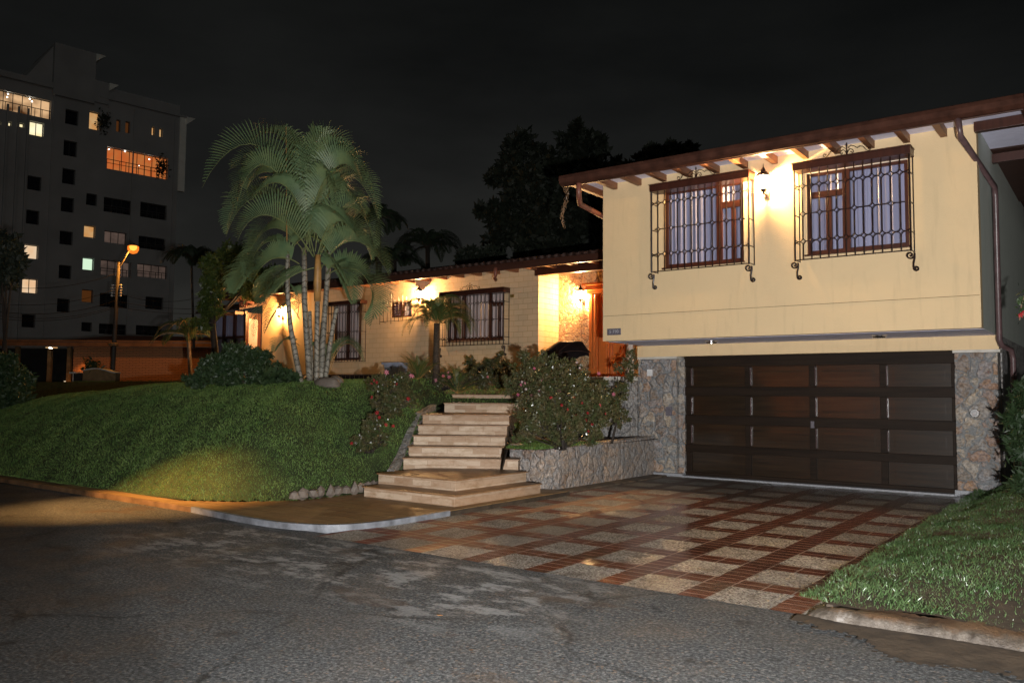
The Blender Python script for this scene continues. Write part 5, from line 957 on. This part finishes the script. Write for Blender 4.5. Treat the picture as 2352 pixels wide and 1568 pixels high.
zf0, zf1 = apx(415, 440)[1], apx(420, 270)[1]; MB().obox(fA, (UR+.004, zf0, -.15), (UR+.62, zf1, .3)).build('fin', 'apt_fin', AB)  # paler than the wall: brighter light on this side is put into the colour
a1, a2 = apx(60, 165), apx(118, 98); MB().add([fA(a1[0], zl+.5, .2), fA(u120, zl+.5, .2), fA(u120, ztow-.1, .2), fA(a1[0]-.4, zl+.5, 1.6), fA(u120, zl+.5, 1.6), fA(u120, ztow-.1, 1.6)], [(0, 1, 2), (5, 4, 3), (0, 3, 4, 1), (1, 4, 5, 2), (2, 5, 3, 0)]).build('roof_slope', 'apt_wall', AB)
for px in (-40, 10, 36, 58): u = apx(px, 400)[0]; MB().obox(fA, (u-.07, 0, -.22), (u+.07, zl-2.2, -.002)).build('pilaster', 'apt_wall', AB)
for px in (112, 300, 395): u = apx(px, 500)[0]; MB().obox(fA, (u-.05, 0, -.10), (u+.05, zroof-.3 if px > 200 else zl, -.002)).build('pilaster', 'apt_wall', AB)
for i, (k, h) in enumerate(wins):
    a, zb, b_, zt = h; m = 'dark_glass' if k == 'dark' else k; fr_ = MB(); w = b_-a; hh = zt-zb; t = .05
    fr_.obox(fA, (a, zb, .30), (b_, zb+t, .36)).obox(fA, (a, zt-t, .30), (b_, zt, .36)).obox(fA, (a, zb+t, .30), (a+t, zt-t, .36)).obox(fA, (b_-t, zb+t, .30), (b_, zt-t, .36))
    nm = max(1, int(round(w/.7))) if w > .5 else 1
    for j in range(1, nm): x = a+w*j/nm; fr_.obox(fA, (x-t/2, zb+t, .305), (x+t/2, zt-t, .355))
    if w > 1.9:
        fr_.obox(fA, (a, zb+hh*.42, .02), (b_, zb+hh*.42+.05, .07))
        if k != 'lit_pent' and random.random() < .9: fr_.obox(fA, (a, zb+hh*.26, .02), (b_, zb+hh*.26+.04, .06))
        for j in range(int(w/.55)+1): x = a+j*.55; fr_.obox(fA, (x, zb, .02), (x+.04, zb+hh*.42, .07))
    o = fr_.build('window', 'apt_frame', AB); MB().add([fA(a, zb, .42), fA(b_, zb, .42), fA(b_, zt, .42), fA(a, zt, .42)], [(0, 1, 2, 3)]).build('pane', m, AB).parent = o
for px, py in ((252, 342), (289, 347), (330, 351), (365, 358), (345, 365), (20, 215), (70, 226), (75, 232), (18, 222), (321, 379)):
    u, z = apx(px, py); MB().lathe(fA(u, z, .2), [(.02, -.05), (.07, 0), (.02, .05)], 7).build('ceiling_lamp', 'bulb_white', AB)
for px, py in ((236, 281), (370, 385)):
    u, z = apx(px, py); V, F = leaves(np.array([fA(u+random.gauss(0, .25), z+random.gauss(0, .45), -.1+random.gauss(0, .1)) for _ in range(220)]), .3); np_obj('balcony_plant', V, F, 'tree_leaf', AB)
L2 = copy_tree(SL, (-13.6, -1.2, 0), 'second street lamp across the road whose orange light falls on the lawn corner'); L2['group'] = 'street lamps'; SL['group'] = 'street lamps'
for c in list(L2.children):
    if c.type == 'LIGHT':
        ld = bpy.data.lights.new('kerb_lamp', 'SPOT'); ld.energy = 16000; ld.color = (1, .50, .15); ld.shadow_soft_size = .06; ld.spot_size = radians(19); ld.spot_blend = 1; c2 = bpy.data.objects.new('kerb_lamp', ld); COL.objects.link(c2); c2.parent = L2; c2.location = c.location; wp = Vector(L2.location)+c.location
        c2.rotation_euler = (Vector((-10.9, 5.95, .1))-wp).to_track_quat('-Z', 'Y').to_euler(); bpy.data.objects.remove(c)
FH = thing('facing_house', 'orange lit house across the street, seen only reflected in the glossy garage door', 'house', (-16, -15, 0))
MB().box((-24, -16.5, 0), (-9.5, -15, 3.2)).build('wall', 'orange_brick', FH); MB().box((-24.5, -17, 3.2), (-9, -14.5, 3.4)).build('roof', 'neigh_roof', FH); MB().box((-14.2, -15.02, 0), (-13, -14.98, 2.2)).build('door', 'frame_wood', FH)
sp = [(-18.4, -12, 2.2, .9), (-17.6, -12, 1.6, .7), (-16.9, -12, 2.6, .6), (-15.8, -12, 2.3, .5)]
tree('street_tree', 'leafy street tree seen only as a dark reflection in the garage door', 'tree', (-18, -12, 0), sp, 2500, .14, 'tree_leaf', tr=.06, cs=.35)
ld = bpy.data.lights.new('facade_lamp', 'SPOT'); ld.energy = 20000; ld.color = (1, .42, .12); ld.spot_size = radians(75); ld.spot_blend = 1; lo = bpy.data.objects.new('facade_lamp', ld); COL.objects.link(lo); lo.parent = L2; lo.location = (.9, -.5, 7.3); lo.rotation_euler = (Vector((-16, -15, 1.2))-(Vector((-13.6, -1.2, 0))+Vector((.9, -.5, 7.3)))).to_track_quat('-Z', 'Y').to_euler()
# few fallen leaves on the road
for i, (x, y) in enumerate([(1018, 1413), (1885, 1403), (1905, 1402), (1080, 1490), (1930, 1425), (2230, 1485)]):
    r = ray(x, y); p = CAM+r*(-(CAMH-.02)/r.z); V, F = leaves(np.array([tuple(p)]), .09, .5, 0); V[:, 2] = p.z+np.array([0, .008, .012, .004])
    o = np_obj('fallen_leaf', V, F, 'dry_leaf'); tag(o, ['curled orange leaf alone on the grey asphalt in the lower middle', 'orange leaf by the start of the right kerb, left of its twin', 'orange leaf by the start of the right kerb, right of its twin', 'fallen leaf at the bottom of the road below the lone orange one', 'small leaf in the gutter mud below the right kerb', 'brown leaf in the gutter under the right end of the kerb'][i], 'leaf', 'fallen leaves on the road')

# ------------------------------------------------------------------ lights and sky
w = bpy.data.worlds.new('World'); scn.world = w; w.use_nodes = True; nt = w.node_tree; bg = nt.nodes['Background']
sky = N(nt, 'ShaderNodeTexSky', sky_type='NISHITA'); sky.sun_disc = False; sky.sun_elevation = radians(4); sky.sun_rotation = radians(200)
tc = N(nt, 'ShaderNodeTexCoord'); sx = N(nt, 'ShaderNodeSeparateXYZ'); nt.links.new(tc.outputs['Generated'], sx.inputs[0])
glow = ramp(nt, sx.outputs[2], [(0, (.024, .0230, .0205)), (.12, (.018, .0178, .0165)), (.28, (.0085, .0086, .0082)), (.5, (.0035, .0037, .0034)), (1, (.0015, .0015, .0015))])
cl = noise(nt, (lambda mp: (nt.links.new(tc.outputs['Generated'], mp.inputs[0]), mp.inputs['Scale'].__setattr__('default_value', (1, 1, 3)), mp.outputs[0])[2])(N(nt, 'ShaderNodeMapping')), 3.0, 5, .55)
col = mix(nt, 1., glow, ramp(nt, cl, [(.3, (.62,)*3), (.7, (1.25,)*3)]), 'MULTIPLY')
az = mth(nt, 'MULTIPLY', sx.outputs[0], -1); col = mix(nt, 1., col, ramp(nt, mth(nt, 'ADD', mth(nt, 'MULTIPLY', az, .5), .5), [(.35, (.35,)*3), (.75, (1.15,)*3), (.95, (1.0,)*3)]), 'MULTIPLY')
col = mix(nt, 1., col, mix(nt, 1., sky.outputs[0], (.0006,)*3, 'MULTIPLY'), 'ADD')
nt.links.new(col, bg.inputs[0]); bg.inputs[1].default_value = 1.
sd = bpy.data.lights.new('sun', 'SUN'); sd.energy = .05; sd.angle = radians(30); sd.color = (1, .97, .92); so = bpy.data.objects.new('sun', sd); COL.objects.link(so); so.rotation_euler = Vector((-.80, .52, -.30)).to_track_quat('-Z', 'Y').to_euler()
# the photographer's flash, which lights the whole foreground of this night picture
fd = bpy.data.lights.new('camera_flash', 'SPOT'); fd.energy = 5900; fd.color = (1, .985, .975); fd.shadow_soft_size = .04; fd.spot_size = radians(118); fd.spot_blend = 1.
fo = bpy.data.objects.new('camera_flash', fd); COL.objects.link(fo); fo.location = CAM-UP*.30-fwd*.12+RT*.42
tgt = at(1420, 700, 14); fo.rotation_euler = (tgt-fo.location).to_track_quat('-Z', 'Y').to_euler()
scn.view_settings.view_transform = 'Standard'; scn.view_settings.look = 'None'; scn.view_settings.exposure = 0; scn.view_settings.gamma = 1
scn.render.resolution_x = 1024; scn.render.resolution_y = 682
